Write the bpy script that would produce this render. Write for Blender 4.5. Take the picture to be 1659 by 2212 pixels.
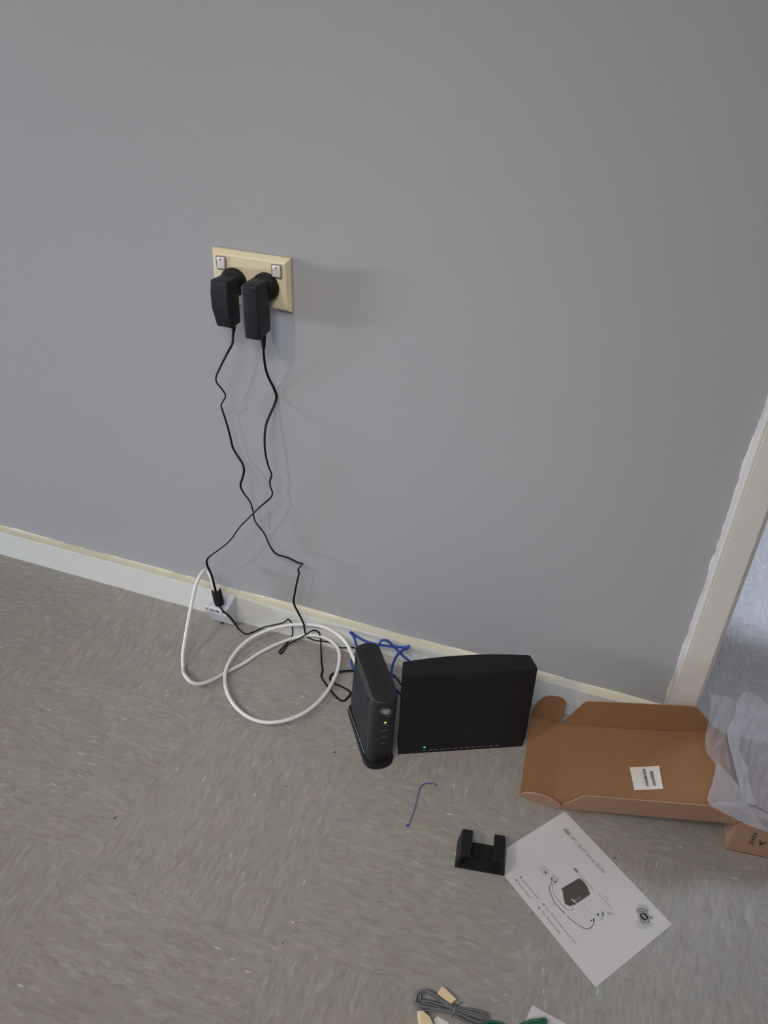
import bpy, bmesh, math, random
from mathutils import Vector, Matrix, Quaternion
for o in list(bpy.data.objects): bpy.data.objects.remove(o, do_unlink=True)
SC = bpy.context.scene
COL = SC.collection
# ------------------------------------------------------------------ camera
CP = (0.51768048, -0.96328703, 0.99659789); YAW, PITCH, ROLL, FPX = -0.3184754, 0.60305219, 0.04208708, 1745.967
def make_camera():
    cy, sy, cp, sp = math.cos(YAW), math.sin(YAW), math.cos(PITCH), math.sin(PITCH)
    f = Vector((sy*cp, cy*cp, -sp)); r0 = Vector((cy, -sy, 0)); u0 = r0.cross(f)
    c, s = math.cos(ROLL), math.sin(ROLL)
    r = c*r0 + s*u0; u = -s*r0 + c*u0
    cam = bpy.data.cameras.new('camera'); o = bpy.data.objects.new('camera', cam); COL.objects.link(o)
    M = Matrix((r, u, -f)).transposed().to_4x4(); M.translation = Vector(CP); o.matrix_world = M
    cam.sensor_fit = 'HORIZONTAL'; cam.sensor_width = 36; cam.lens = 36*FPX/1659; cam.clip_start = .02
    SC.camera = o
make_camera()
# ------------------------------------------------------------------ light
w = bpy.data.worlds.new('world'); SC.world = w; w.use_nodes = True
bg = w.node_tree.nodes['Background']; bg.inputs[0].default_value = (1.0, .975, 1.0, 1); bg.inputs[1].default_value = .25
def lamp(name, kind, loc, target, energy, color, **kw):
    l = bpy.data.lights.new(name, kind); l.energy = energy; l.color = color
    for k, v in kw.items(): setattr(l, k, v)
    o = bpy.data.objects.new(name, l); COL.objects.link(o); o.location = loc
    o.rotation_euler = (Vector(target)-Vector(loc)).to_track_quat('-Z', 'Y').to_euler()
    return o
lamp('ceiling_lamp_light', 'POINT', (-.78, -1.95, 2.32), (0, 0, 0), 48, (1, .88, .62), shadow_soft_size=.05)
lamp('window_daylight', 'AREA', (-2.9, -1.15, .13), (.0, 0, .45), 56, (.70, .82, 1.0), shape='RECTANGLE', size=.7, size_y=.2)
lamp('added_centre_spot', 'SPOT', (.35, -1.85, 2.35), (.17, -.05, 0.29), 185, (.98, .98, 1.0), spot_size=math.radians(37), spot_blend=1.0, shadow_soft_size=.42)  # added soft spot to brighten the middle of the wall, not a known fitting
lamp('next_room_daylight', 'SPOT', (1.5, 1.6, 1.9), (1.0, 1.15, 0), 260, (.66, .78, 1.0), spot_size=math.radians(42), spot_blend=.12, shadow_soft_size=.05)
lamp('next_room_fill', 'AREA', (1.3, 1.6, 2.2), (1.1, .9, 0), 18, (.70, .80, 1.0), shape='RECTANGLE', size=.8, size_y=.8)
SC.view_settings.view_transform = 'Standard'; SC.view_settings.look = 'None'
SC.view_settings.exposure = 0; SC.view_settings.gamma = 1; SC.view_settings.use_curve_mapping = False
# ------------------------------------------------------------------ materials
def lin(c): return tuple(((v/255+.055)/1.055)**2.4 if v/255 > .04045 else v/255/12.92 for v in c)+(1,)
def new_mat(name):
    m = bpy.data.materials.new(name); m.use_nodes = True
    nt = m.node_tree; return m, nt, nt.nodes['Principled BSDF']
def mat(name, c, rough=.5, var=.06, scale=60, bump=0, bscale=400, spec=.5, emit=None, estr=0):
    m, nt, b = new_mat(name); N = nt.nodes; L = nt.links
    tc = N.new('ShaderNodeTexCoord'); no = N.new('ShaderNodeTexNoise'); no.inputs['Scale'].default_value = scale
    L.new(tc.outputs['Object'], no.inputs['Vector'])
    mx = N.new('ShaderNodeMix'); mx.data_type = 'RGBA'; col = lin(c)
    mx.inputs[6].default_value = tuple(v*(1-var) for v in col[:3])+(1,); mx.inputs[7].default_value = tuple(min(1, v*(1+var)) for v in col[:3])+(1,)
    L.new(no.outputs['Fac'], mx.inputs[0]); L.new(mx.outputs[2], b.inputs['Base Color'])
    b.inputs['Roughness'].default_value = rough; b.inputs['Specular IOR Level'].default_value = spec
    if bump:
        n2 = N.new('ShaderNodeTexNoise'); n2.inputs['Scale'].default_value = bscale; L.new(tc.outputs['Object'], n2.inputs['Vector'])
        bp = N.new('ShaderNodeBump'); bp.inputs['Strength'].default_value = bump; bp.inputs['Distance'].default_value = .001
        L.new(n2.outputs['Fac'], bp.inputs['Height']); L.new(bp.outputs[0], b.inputs['Normal'])
    if emit: b.inputs['Emission Color'].default_value = lin(emit); b.inputs['Emission Strength'].default_value = estr
    return m
M = {}
M['wall'] = mat('wall_paint', (156, 157, 161), .75, .015, 3, .10, 500, .25)
M['white_gloss'] = mat('white_gloss_paint', (208, 209, 206), .42, .03, 25, .12, 120)
M['cream_paint'] = mat('old_cream_paint', (203, 198, 180), .6, .07, 40, .35, 160)
M['trim_paint'] = mat('trim_paint', (205, 200, 194), .45, .04, 18, .25, 90)
M['plate'] = mat('cream_plastic', (216, 204, 172), .35, .02, 30)
M['rocker'] = mat('white_plastic', (225, 222, 224), .3, .02, 50)
M['rocker_shaded'] = mat('shaded_white_plastic', (196, 194, 198), .3, .02, 50)  # rocker white darkened to carry the shade on its tilted lower half
M['sheet_tint'] = mat('faint_print_tint', (188, 187, 190), .75, .015, 12)
M['socket_gap'] = mat('grey_plastic_rim', (150, 146, 140), .4, .02, 50)
M['red'] = mat('red_mark', (214, 60, 40), .5, .02, 50)
M['black'] = mat('black_plastic', (24, 24, 30), .5, .05, 200, .06, 1500, .35)
M['black_soft'] = mat('black_soft_plastic', (18, 17, 20), .6, .05, 200, .1, 900, .35)
M['black_cord'] = mat('black_cord_rubber', (8, 8, 11), .55, .05, 200, 0, 1, .25)
M['modem'] = mat('charcoal_plastic', (34, 33, 35), .55, .05, 200, .15, 1200, .4)
M['slot'] = mat('vent_black', (10, 10, 11), .8, .02, 50)
M['coax'] = mat('white_cable_jacket', (214, 211, 208), .35, .03, 60)
M['blue'] = mat('blue_cable_jacket', (26, 62, 140), .4, .04, 60)
M['navy'] = mat('navy_tie', (44, 72, 140), .5, .04, 60)
M['grey_cable'] = mat('grey_cable_jacket', (94, 93, 98), .4, .04, 60)
M['green'] = mat('green_cable_jacket', (14, 84, 58), .45, .05, 60)
M['box_white'] = mat('white_box_plastic', (206, 206, 212), .45, .02, 50)
M['paper'] = mat('white_paper', (196, 193, 196), .75, .015, 12)
M['label'] = mat('label_paper', (214, 210, 204), .6, .015, 30)
M['kraft'] = mat('kraft_board', (138, 102, 71), .85, .05, 90, .2, 600, .2)
M['kraft_out_lit'] = mat('kraft_board_lit_outside', (154, 124, 103), .8, .05, 90, .2, 600, .2)  # same kraft tinted paler and pinker for the light on outer faces
M['ink'] = mat('black_ink', (44, 42, 46), .7, .03, 80)
M['ink_grey'] = mat('grey_ink', (112, 110, 114), .7, .03, 80)
M['ink_light'] = mat('light_grey_ink', (166, 166, 168), .7, .02, 80)
M['print_grey'] = mat('pale_print', (176, 178, 178), .7, .02, 80)
M['print_dark'] = mat('modem_print', (74, 69, 64), .7, .12, 40)
M['logo_white'] = mat('pale_logo_print', (150, 165, 180), .6, .05, 300)
M['bar_grey'] = mat('grey_icon_print', (150, 150, 150), .6, .02, 80)
M['led'] = mat('green_led', (60, 255, 150), .4, 0, 10, emit=(60, 255, 150), estr=2.6)
M['led_y'] = mat('yellow_green_led', (190, 255, 60), .4, 0, 10, emit=(190, 255, 70), estr=1.6)
M['cream_plug'] = mat('cream_plug_plastic', (222, 200, 160), .4, .10, 60)
M['crumb'] = mat('dark_crumb', (60, 44, 36), .9, .1, 900)

def floor_material():
    m, nt, b = new_mat('vinyl_tile'); N = nt.nodes; L = nt.links
    def mth(op, a, bb=None, c=None):
        n = N.new('ShaderNodeMath'); n.operation = op
        for i, v in enumerate((a, bb, c)):
            if v is None: continue
            if isinstance(v, (int, float)): n.inputs[i].default_value = v
            else: L.new(v, n.inputs[i])
        return n.outputs[0]
    geo = N.new('ShaderNodeNewGeometry'); sp = N.new('ShaderNodeSeparateXYZ'); L.new(geo.outputs['Position'], sp.inputs[0])
    X, Y = sp.outputs[0], sp.outputs[1]
    xi = mth('DIVIDE', mth('SUBTRACT', X, .259), .279); yi = mth('DIVIDE', mth('SUBTRACT', Y, -.2283), .2797)
    fi, fj = mth('FLOOR', xi), mth('FLOOR', yi)
    par = mth('FLOORED_MODULO', mth('ADD', fi, fj), 2.0)          # 0 or 1; tile (0,-1) -> 1 -> along x
    inv = mth('SUBTRACT', 1.0, par)
    al = mth('ADD', mth('MULTIPLY', X, par), mth('MULTIPLY', Y, inv))
    ac = mth('ADD', mth('MULTIPLY', Y, par), mth('MULTIPLY', X, inv))
    off = mth('ADD', mth('MULTIPLY', fi, 3.37), mth('MULTIPLY', fj, 5.71))
    # gentle waviness of the chips
    nz = N.new('ShaderNodeTexNoise'); nz.inputs['Scale'].default_value = 28; nz.inputs['Detail'].default_value = 3; L.new(geo.outputs['Position'], nz.inputs['Vector'])
    wob = mth('MULTIPLY', mth('SUBTRACT', nz.outputs['Fac'], .5), .008)
    def vec(a, c, ka, kc, z):
        cb = N.new('ShaderNodeCombineXYZ'); L.new(mth('MULTIPLY', mth('ADD', a, wob), ka), cb.inputs[0]); L.new(mth('MULTIPLY', mth('ADD', c, wob), kc), cb.inputs[1]); L.new(mth('ADD', off, z), cb.inputs[2]); return cb.outputs[0]
    def vor(v, scale=1):
        n = N.new('ShaderNodeTexVoronoi'); n.inputs['Scale'].default_value = scale; L.new(v, n.inputs['Vector']); return n
    v1 = vor(vec(al, ac, 88, 300, 0)); v2 = vor(vec(al, ac, 52, 175, 9))
    def rnd(n):
        s = N.new('ShaderNodeSeparateColor'); L.new(n.outputs['Color'], s.inputs[0]); return s.outputs
    r1, r2 = rnd(v1), rnd(v2)
    cr = N.new('ShaderNodeValToRGB'); e = cr.color_ramp; e.interpolation = 'LINEAR'
    cols = [(0, (134, 127, 124)), (.22, (140, 134, 130)), (.45, (145, 140, 135)), (.65, (149, 145, 140)), (.85, (155, 152, 147)), (1, (162, 159, 155))]
    e.elements[0].position, e.elements[0].color = 0, lin(cols[0][1]); e.elements[1].position, e.elements[1].color = 1, lin(cols[-1][1])
    for p_, c_ in cols[1:-1]: x = e.elements.new(p_); x.color = lin(c_)
    mixv = mth('ADD', mth('MULTIPLY', r1[0], .6), mth('MULTIPLY', r2[0], .4)); L.new(mixv, cr.inputs[0])
    # pinkish and greenish chips
    mx = N.new('ShaderNodeMix'); mx.data_type = 'RGBA'; mx.inputs[7].default_value = lin((151, 140, 137)); L.new(cr.outputs[0], mx.inputs[6])
    L.new(mth('MULTIPLY', mth('GREATER_THAN', r1[1], .75), .5), mx.inputs[0])
    my = N.new('ShaderNodeMix'); my.data_type = 'RGBA'; my.inputs[7].default_value = lin((138, 142, 137)); L.new(mx.outputs[2], my.inputs[6])
    L.new(mth('MULTIPLY', mth('GREATER_THAN', r2[2], .7), .5), my.inputs[0])
    # sparse white flakes
    v3 = vor(vec(al, ac, 42, 170, 21)); r3 = rnd(v3)
    fl = mth('MULTIPLY', mth('GREATER_THAN', r3[0], .955), mth('LESS_THAN', v3.outputs['Distance'], .20))
    mw = N.new('ShaderNodeMix'); mw.data_type = 'RGBA'; mw.inputs[7].default_value = lin((196, 190, 184)); L.new(my.outputs[2], mw.inputs[6]); L.new(mth('MULTIPLY', fl, .75), mw.inputs[0])
    # broad worn patches
    n4 = N.new('ShaderNodeTexNoise'); n4.inputs['Scale'].default_value = 4; L.new(geo.outputs['Position'], n4.inputs['Vector'])
    mv = N.new('ShaderNodeMix'); mv.data_type = 'RGBA'; mv.blend_type = 'MULTIPLY'; mv.inputs[0].default_value = .5; mv.inputs[7].default_value = (1, 1, 1, 1)
    cr2 = N.new('ShaderNodeValToRGB'); cr2.color_ramp.elements[0].color = (.88, .85, .85, 1); cr2.color_ramp.elements[1].color = (1.05, 1.05, 1.03, 1); L.new(n4.outputs['Fac'], cr2.inputs[0])
    L.new(mw.outputs[2], mv.inputs[6]); L.new(cr2.outputs[0], mv.inputs[7])
    L.new(mv.outputs[2], b.inputs['Base Color'])
    b.inputs['Roughness'].default_value = .42; b.inputs['Specular IOR Level'].default_value = .4
    return m
M['floor'] = floor_material()
def router_material():
    m, nt, b = new_mat('ribbed_black_plastic'); N = nt.nodes; L = nt.links
    tc = N.new('ShaderNodeTexCoord'); sp = N.new('ShaderNodeSeparateXYZ'); L.new(tc.outputs['Object'], sp.inputs[0])
    def mth(op, a, bb):
        n = N.new('ShaderNodeMath'); n.operation = op
        for i, v in enumerate((a, bb)):
            if isinstance(v, (int, float)): n.inputs[i].default_value = v
            else: L.new(v, n.inputs[i])
        return n.outputs[0]
    mask = mth('GREATER_THAN', sp.outputs[0], .088)
    zz = mth('SINE', mth('ADD', mth('MULTIPLY', sp.outputs[2], 1900), mth('MULTIPLY', mth('PINGPONG', mth('MULTIPLY', sp.outputs[0], 60), .5), 6)), 0)
    h = mth('MULTIPLY', mask, zz)
    bp = N.new('ShaderNodeBump'); bp.inputs['Strength'].default_value = .35; bp.inputs['Distance'].default_value = .0006; L.new(h, bp.inputs['Height']); L.new(bp.outputs[0], b.inputs['Normal'])
    b.inputs['Base Color'].default_value = lin((18, 17, 22)); b.inputs['Roughness'].default_value = .55; b.inputs['Specular IOR Level'].default_value = .35
    return m
M['router'] = router_material()
def film_material():
    m, nt, b = new_mat('milky_film'); N = nt.nodes; L = nt.links
    nt.nodes.remove(b); out = [n for n in N if n.type == 'OUTPUT_MATERIAL'][0]
    tr = N.new('ShaderNodeBsdfTransparent'); tr.inputs[0].default_value = (.93, .94, .97, 1)
    df = N.new('ShaderNodeBsdfDiffuse'); df.inputs[0].default_value = lin((232, 232, 240))
    tl = N.new('ShaderNodeBsdfTranslucent'); tl.inputs[0].default_value = lin((225, 226, 236))
    gl = N.new('ShaderNodeBsdfGlossy'); gl.inputs['Roughness'].default_value = .35
    a = N.new('ShaderNodeMixShader'); a.inputs[0].default_value = .45; L.new(df.outputs[0], a.inputs[1]); L.new(tl.outputs[0], a.inputs[2])
    c = N.new('ShaderNodeMixShader'); c.inputs[0].default_value = .06; L.new(a.outputs[0], c.inputs[1]); L.new(gl.outputs[0], c.inputs[2])
    tc = N.new('ShaderNodeTexCoord'); no = N.new('ShaderNodeTexNoise'); no.inputs['Scale'].default_value = 25; L.new(tc.outputs['Object'], no.inputs['Vector'])
    mr = N.new('ShaderNodeMapRange'); mr.inputs['To Min'].default_value = .26; mr.inputs['To Max'].default_value = .46; L.new(no.outputs['Fac'], mr.inputs['Value'])
    d = N.new('ShaderNodeMixShader'); L.new(mr.outputs[0], d.inputs[0]); L.new(tr.outputs[0], d.inputs[1]); L.new(c.outputs[0], d.inputs[2])
    L.new(d.outputs[0], out.inputs[0]); return m
M['film'] = film_material()

# ------------------------------------------------------------------ helpers
def thing(name, label, cat, loc, group=None):
    o = bpy.data.objects.new(name, None); o.empty_display_size = .02; COL.objects.link(o); o.location = loc
    o['label'] = label; o['category'] = cat
    if group: o['group'] = group
    return o
class MB:
    """one mesh gathered from world-coordinate pieces"""
    def __init__(s): s.v = []; s.f = []; s.mi = []; s.mats = []
    def m(s, mt):
        if mt not in s.mats: s.mats.append(mt)
        return s.mats.index(mt)
    def add(s, vs, fs, mt):
        b = len(s.v); s.v += [tuple(v) for v in vs]; k = s.m(mt)
        for f in fs: s.f.append([b+i for i in f]); s.mi.append(k)
    def addbm(s, bm, mt):
        bm.verts.index_update(); s.add([v.co[:] for v in bm.verts], [[v.index for v in f.verts] for f in bm.faces], mt); bm.free()
    def build(s, name, parent=None, smooth=False, label=None, angle=None):
        me = bpy.data.meshes.new(name); org = Vector(parent_loc(parent)) if parent else Vector((0, 0, 0))
        me.from_pydata([tuple(Vector(v)-org) for v in s.v], [], s.f)
        for t in s.mats: me.materials.append(M[t])
        for p_, k in zip(me.polygons, s.mi): p_.material_index = k; p_.use_smooth = bool(smooth)
        me.validate(); me.update()
        if smooth and angle: me.set_sharp_from_angle(angle=angle)
        o = bpy.data.objects.new(name, me); COL.objects.link(o)
        if parent: o.parent = parent
        if label: o['label'] = label
        return o
def parent_loc(p):
    v = Vector(p.location)
    while p.parent: p = p.parent; v += Vector(p.location)
    return v
def bbox_bm(x0, x1, y0, y1, z0, z1, bev=0, seg=2, mtx=None):
    bm = bmesh.new(); bmesh.ops.create_cube(bm, size=1)
    for v in bm.verts: v.co = Vector(((x0+x1)/2+v.co.x*(x1-x0), (y0+y1)/2+v.co.y*(y1-y0), (z0+z1)/2+v.co.z*(z1-z0)))
    if bev: bmesh.ops.bevel(bm, geom=bm.edges[:], offset=bev, segments=seg, profile=.5, affect='EDGES')
    if mtx is not None: bm.transform(mtx)
    return bm
def hull8_bm(bot, top, bev=0, seg=2):
    """box from four bottom and four top corners"""
    bm = bmesh.new(); vs = [bm.verts.new(p_) for p_ in list(bot)+list(top)]
    for f in ((3, 2, 1, 0), (4, 5, 6, 7), (0, 1, 5, 4), (1, 2, 6, 5), (2, 3, 7, 6), (3, 0, 4, 7)): bm.faces.new([vs[i] for i in f])
    bmesh.ops.recalc_face_normals(bm, faces=bm.faces[:])
    if bev: bmesh.ops.bevel(bm, geom=bm.edges[:], offset=bev, segments=seg, profile=.5, affect='EDGES')
    return bm
def slab(poly, t, nrm=None):
    """planar polygon given thickness t along its normal (or nrm)"""
    P = [Vector(p_) for p_ in poly]
    if nrm is None:
        n = Vector((0, 0, 0))
        for i in range(len(P)): n += P[i].cross(P[(i+1) % len(P)])
        n.normalize()
    else: n = Vector(nrm).normalized()
    k = len(P); vs = P+[p_+n*t for p_ in P]
    fs = [list(range(k))[::-1], [k+i for i in range(k)]]+[[i, (i+1) % k, k+(i+1) % k, k+i] for i in range(k)]
    return vs, fs
def cyl(c, axis, r, h, n=32, r2=None):
    a = Vector(axis).normalized(); q = a.to_track_quat('Z', 'Y'); r2 = r if r2 is None else r2; c = Vector(c)
    vs = [c+q @ Vector((r*math.cos(2*math.pi*i/n), r*math.sin(2*math.pi*i/n), 0)) for i in range(n)]
    vs += [c+a*h+q @ Vector((r2*math.cos(2*math.pi*i/n), r2*math.sin(2*math.pi*i/n), 0)) for i in range(n)]
    return vs, [list(range(n))[::-1], [n+i for i in range(n)]]+[[i, (i+1) % n, n+(i+1) % n, n+i] for i in range(n)]
def smooth_path(P, step=.003):
    P = [Vector(p_) for p_ in P]; out = []
    for i in range(len(P)-1):
        p0 = P[max(i-1, 0)]; p1 = P[i]; p2 = P[i+1]; p3 = P[min(i+2, len(P)-1)]
        n = max(2, int((p2-p1).length/step))
        # centripetal style tangents keep tight kinks from overshooting
        d1 = max((p1-p0).length, 1e-6)**.5; d2 = max((p2-p1).length, 1e-6)**.5; d3 = max((p3-p2).length, 1e-6)**.5
        m1 = (p2-p1) if i == 0 else d2*((p1-p0)/d1-(p2-p0)/(d1+d2)+(p2-p1)/d2)
        m2 = (p2-p1) if i == len(P)-2 else d2*((p2-p1)/d2-(p3-p1)/(d2+d3)+(p3-p2)/d3)
        for k in range(n):
            t = k/n; out.append((2*t**3-3*t*t+1)*p1+(t**3-2*t*t+t)*m1+(-2*t**3+3*t*t)*p2+(t**3-t*t)*m2)
    out.append(P[-1]); return out
def tube(mb, P, r, mt, r2=None, n=10, twist=0, step=.003, zmin=None, ph=0):
    """swept elliptical section r by r2 with twist (turns per metre)"""
    pts = smooth_path(P, step); r2 = r if r2 is None else r2
    T = [(pts[min(i+1, len(pts)-1)]-pts[max(i-1, 0)]).normalized() for i in range(len(pts))]
    up = Vector((0, 0, 1)) if abs(T[0].z) < .9 else Vector((0, 1, 0))
    nrm = (up-T[0]*up.dot(T[0])).normalized(); vs = []; s = 0
    for i, c in enumerate(pts):
        if i:
            nrm = (nrm-T[i]*nrm.dot(T[i])).normalized(); s += (c-pts[i-1]).length
        bn = T[i].cross(nrm); a0 = 2*math.pi*twist*s+ph
        for k in range(n):
            a = 2*math.pi*k/n; x, y = r*math.cos(a), r2*math.sin(a)
            x, y = x*math.cos(a0)-y*math.sin(a0), x*math.sin(a0)+y*math.cos(a0)
            v = c+nrm*x+bn*y
            if zmin is not None and v.z < zmin: v.z = zmin
            vs.append(v)
    L_ = len(pts); fs = [[i*n+k, i*n+(k+1) % n, (i+1)*n+(k+1) % n, (i+1)*n+k] for i in range(L_-1) for k in range(n)]
    fs += [list(range(n))[::-1], [(L_-1)*n+k for k in range(n)]]
    mb.add(vs, fs, mt)
def text_geo(body, size, bold=0, spacing=1.0, align='LEFT'):
    cu = bpy.data.curves.new('t', 'FONT'); cu.body = body; cu.size = size; cu.offset = bold; cu.space_character = spacing; cu.align_x = align
    cu.resolution_u = 3
    o = bpy.data.objects.new('t', cu); COL.objects.link(o); bpy.context.view_layer.update()
    me = bpy.data.meshes.new_from_object(o.evaluated_get(bpy.context.evaluated_depsgraph_get()))
    vs = [v.co.copy() for v in me.vertices]; fs = [list(p_.vertices) for p_ in me.polygons]
    bpy.data.objects.remove(o); bpy.data.meshes.remove(me); bpy.data.curves.remove(cu)
    return vs, fs
def struct(o): o['kind'] = 'structure'; return o
# ------------------------------------------------------------------ measured paths (metres)
cord1 = [(-0.0154, -0.036, 0.5675), (-0.0175, -0.036, 0.5585), (-0.0165, -0.04, 0.55), (-0.0245, -0.045, 0.5329), (-0.0343, -0.049, 0.5132), (-0.0422, -0.049, 0.4967), (-0.0444, -0.044, 0.4857), (-0.0392, -0.04, 0.4746), (-0.037, -0.036, 0.4646), (-0.0455, -0.03, 0.4496), (-0.0518, -0.026, 0.4402), (-0.0486, -0.026, 0.4255), (-0.0436, -0.026, 0.4046), (-0.0401, -0.026, 0.3848), (-0.0376, -0.026, 0.3702), (-0.0287, -0.03, 0.3609), (-0.0166, -0.038, 0.3547), (-0.0124, -0.042, 0.3464), (-0.0145, -0.044, 0.3334), (-0.0193, -0.044, 0.3184), (-0.0183, -0.04, 0.3042), (-0.0097, -0.034, 0.2824), (-0.0083, -0.03, 0.2615), (-0.0083, -0.026, 0.242), (0.0053, -0.022, 0.2171), (0.014, -0.022, 0.1953), (0.0242, -0.022, 0.1825), (0.0457, -0.024, 0.1824), (0.0684, -0.027, 0.1796), (0.0743, -0.028, 0.1809), (0.0706, -0.028, 0.1747), (0.0661, -0.028, 0.1666), (0.0676, -0.028, 0.1613), (0.0643, -0.028, 0.1442), (0.0597, -0.028, 0.1205), (0.0563, -0.028, 0.0909), (0.0652, -0.03, 0.0727), (0.0743, -0.032, 0.0564), (0.0723, -0.0215, 0.0242), (0.0765, -0.0215, 0.0147), (0.0905, -0.0215, 0.0119), (0.1166, -0.0215, 0.0168), (0.1382, -0.0215, 0.0113), (0.1638, -0.0215, 0.0205), (0.1936, -0.0215, 0.0084), (0.2278, -0.0345, 0.0025), (0.2434, -0.0496, 0.012), (0.2547, -0.0624, 0.02), (0.2663, -0.0761, 0.025)]
cord2 = [(0.0325, -0.042, 0.5606), (0.0318, -0.042, 0.5478), (0.0307, -0.04, 0.5392), (0.0272, -0.03, 0.515), (0.0253, -0.018, 0.4945), (0.0262, -0.006, 0.474), (0.0283, -0.0035, 0.4593), (0.0268, -0.008, 0.4487), (0.0241, -0.018, 0.4369), (0.0223, -0.028, 0.4252), (0.0224, -0.035, 0.4107), (0.0235, -0.039, 0.3947), (0.0245, -0.038, 0.3739), (0.0271, -0.036, 0.3563), (0.0299, -0.034, 0.3432), (0.0264, -0.034, 0.3317), (0.0266, -0.034, 0.3219), (0.0302, -0.035, 0.3104), (0.0267, -0.037, 0.3017), (0.0156, -0.042, 0.2898), (0.0016, -0.046, 0.2733), (-0.0085, -0.05, 0.2607), (-0.021, -0.052, 0.245), (-0.0403, -0.055, 0.2137), (-0.0644, -0.055, 0.187), (-0.0835, -0.055, 0.1668), (-0.0881, -0.055, 0.1575), (-0.0874, -0.055, 0.1485), (-0.0819, -0.055, 0.1315), (-0.0803, -0.052, 0.1053), (-0.079, -0.05, 0.0836), (-0.0759, -0.052, 0.0663), (-0.0647, -0.06, 0.0618), (-0.0522, -0.06, 0.0522), (-0.0429, -0.058, 0.0366), (-0.0454, -0.0422, 0.008), (-0.0337, -0.0426, 0.0025), (-0.024, -0.035, 0.0025), (-0.0078, -0.0215, 0.0087), (0.0201, -0.0215, 0.0259), (0.0329, -0.0215, 0.0346), (0.0404, -0.0215, 0.0441), (0.0455, -0.0215, 0.0399), (0.0485, -0.0215, 0.0225), (0.0461, -0.0215, 0.0052), (0.0448, -0.034, 0.0025), (0.0434, -0.0498, 0.004), (0.0409, -0.0613, 0.0025), (0.0451, -0.0644, 0.0025), (0.0466, -0.0566, 0.0025), (0.0494, -0.0435, 0.006), (0.0607, -0.0334, 0.012), (0.0744, -0.0244, 0.022), (0.0864, -0.0215, 0.0334), (0.0952, -0.0215, 0.0353), (0.1011, -0.0215, 0.0255), (0.1062, -0.0317, 0.008), (0.1207, -0.0617, 0.0025), (0.1281, -0.075, 0.0025), (0.1302, -0.0856, 0.0025), (0.1383, -0.0948, 0.0025), (0.1584, -0.1111, 0.0025), (0.1754, -0.1226, 0.0025), (0.1849, -0.1242, 0.0025), (0.189, -0.1162, 0.0025), (0.1911, -0.1073, 0.004), (0.188, -0.1016, 0.0025), (0.1729, -0.0966, 0.0025), (0.1571, -0.094, 0.0025), (0.147, -0.0879, 0.0025), (0.1459, -0.0771, 0.0025), (0.157, -0.0675, 0.004), (0.1784, -0.0651, 0.012), (0.1895, -0.0725, 0.02)]
coax = [(-0.0884, -0.036, 0.0472), (-0.0862, -0.042, 0.0697), (-0.0864, -0.046, 0.0916), (-0.0922, -0.042, 0.1144), (-0.1017, -0.038, 0.1221), (-0.1037, -0.045, 0.1242), (-0.1067, -0.06, 0.1144), (-0.1076, -0.078, 0.0915), (-0.1042, -0.1, 0.0693), (-0.1007, -0.125, 0.0394), (-0.0952, -0.145, 0.0221), (-0.0891, -0.157, 0.0086), (-0.0585, -0.1949, 0.034), (-0.0459, -0.1998, 0.03), (-0.0368, -0.1949, 0.025), (-0.03, -0.1854, 0.021), (-0.0246, -0.1706, 0.016), (-0.016, -0.1411, 0.008), (-0.0002, -0.1065, 0.004), (0.0115, -0.0782, 0.004), (0.031, -0.0461, 0.004), (0.055, -0.0215, 0.0061), (0.0863, -0.0215, 0.0225), (0.1123, -0.0215, 0.024), (0.132, -0.0275, 0.02), (0.1455, -0.0437, 0.02), (0.1541, -0.0687, 0.016), (0.1573, -0.0946, 0.014), (0.1571, -0.1367, 0.016), (0.146, -0.1752, 0.017), (0.127, -0.2025, 0.018), (0.0999, -0.22, 0.018), (0.0735, -0.2225, 0.018), (0.0444, -0.2129, 0.017), (0.0175, -0.1937, 0.016), (-0.0031, -0.1697, 0.016), (-0.016, -0.1415, 0.016), (-0.0183, -0.1063, 0.02), (-0.007, -0.0736, 0.027), (0.0162, -0.049, 0.034), (0.0436, -0.0325, 0.04), (0.0713, -0.0259, 0.046), (0.1002, -0.0228, 0.05), (0.1283, -0.0287, 0.052), (0.1552, -0.0433, 0.052), (0.1711, -0.0583, 0.05), (0.1809, -0.0685, 0.045), (0.1917, -0.0792, 0.04)]
blue1 = [(0.1961, -0.085, 0.0555), (0.1891, -0.085, 0.0393), (0.18, -0.075, 0.0359), (0.1749, -0.06, 0.0339), (0.1771, -0.05, 0.0372), (0.1792, -0.045, 0.0462), (0.1746, -0.042, 0.0516), (0.1704, -0.038, 0.0584), (0.1653, -0.036, 0.064), (0.1606, -0.034, 0.0653), (0.1628, -0.032, 0.0643), (0.1697, -0.032, 0.0599), (0.1781, -0.034, 0.0587), (0.1873, -0.036, 0.0578), (0.1998, -0.038, 0.0586), (0.2178, -0.042, 0.0646), (0.2348, -0.044, 0.0693), (0.2509, -0.044, 0.0736), (0.2615, -0.042, 0.0753), (0.2662, -0.042, 0.0794), (0.2653, -0.044, 0.0767), (0.2593, -0.05, 0.0758), (0.2548, -0.058, 0.0741), (0.2523, -0.068, 0.0713), (0.2522, -0.08, 0.0687), (0.2541, -0.092, 0.065), (0.2612, -0.11, 0.0668), (0.2693, -0.122, 0.0653), (0.2786, -0.135, 0.0727), (0.2841, -0.135, 0.0678)]
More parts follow.
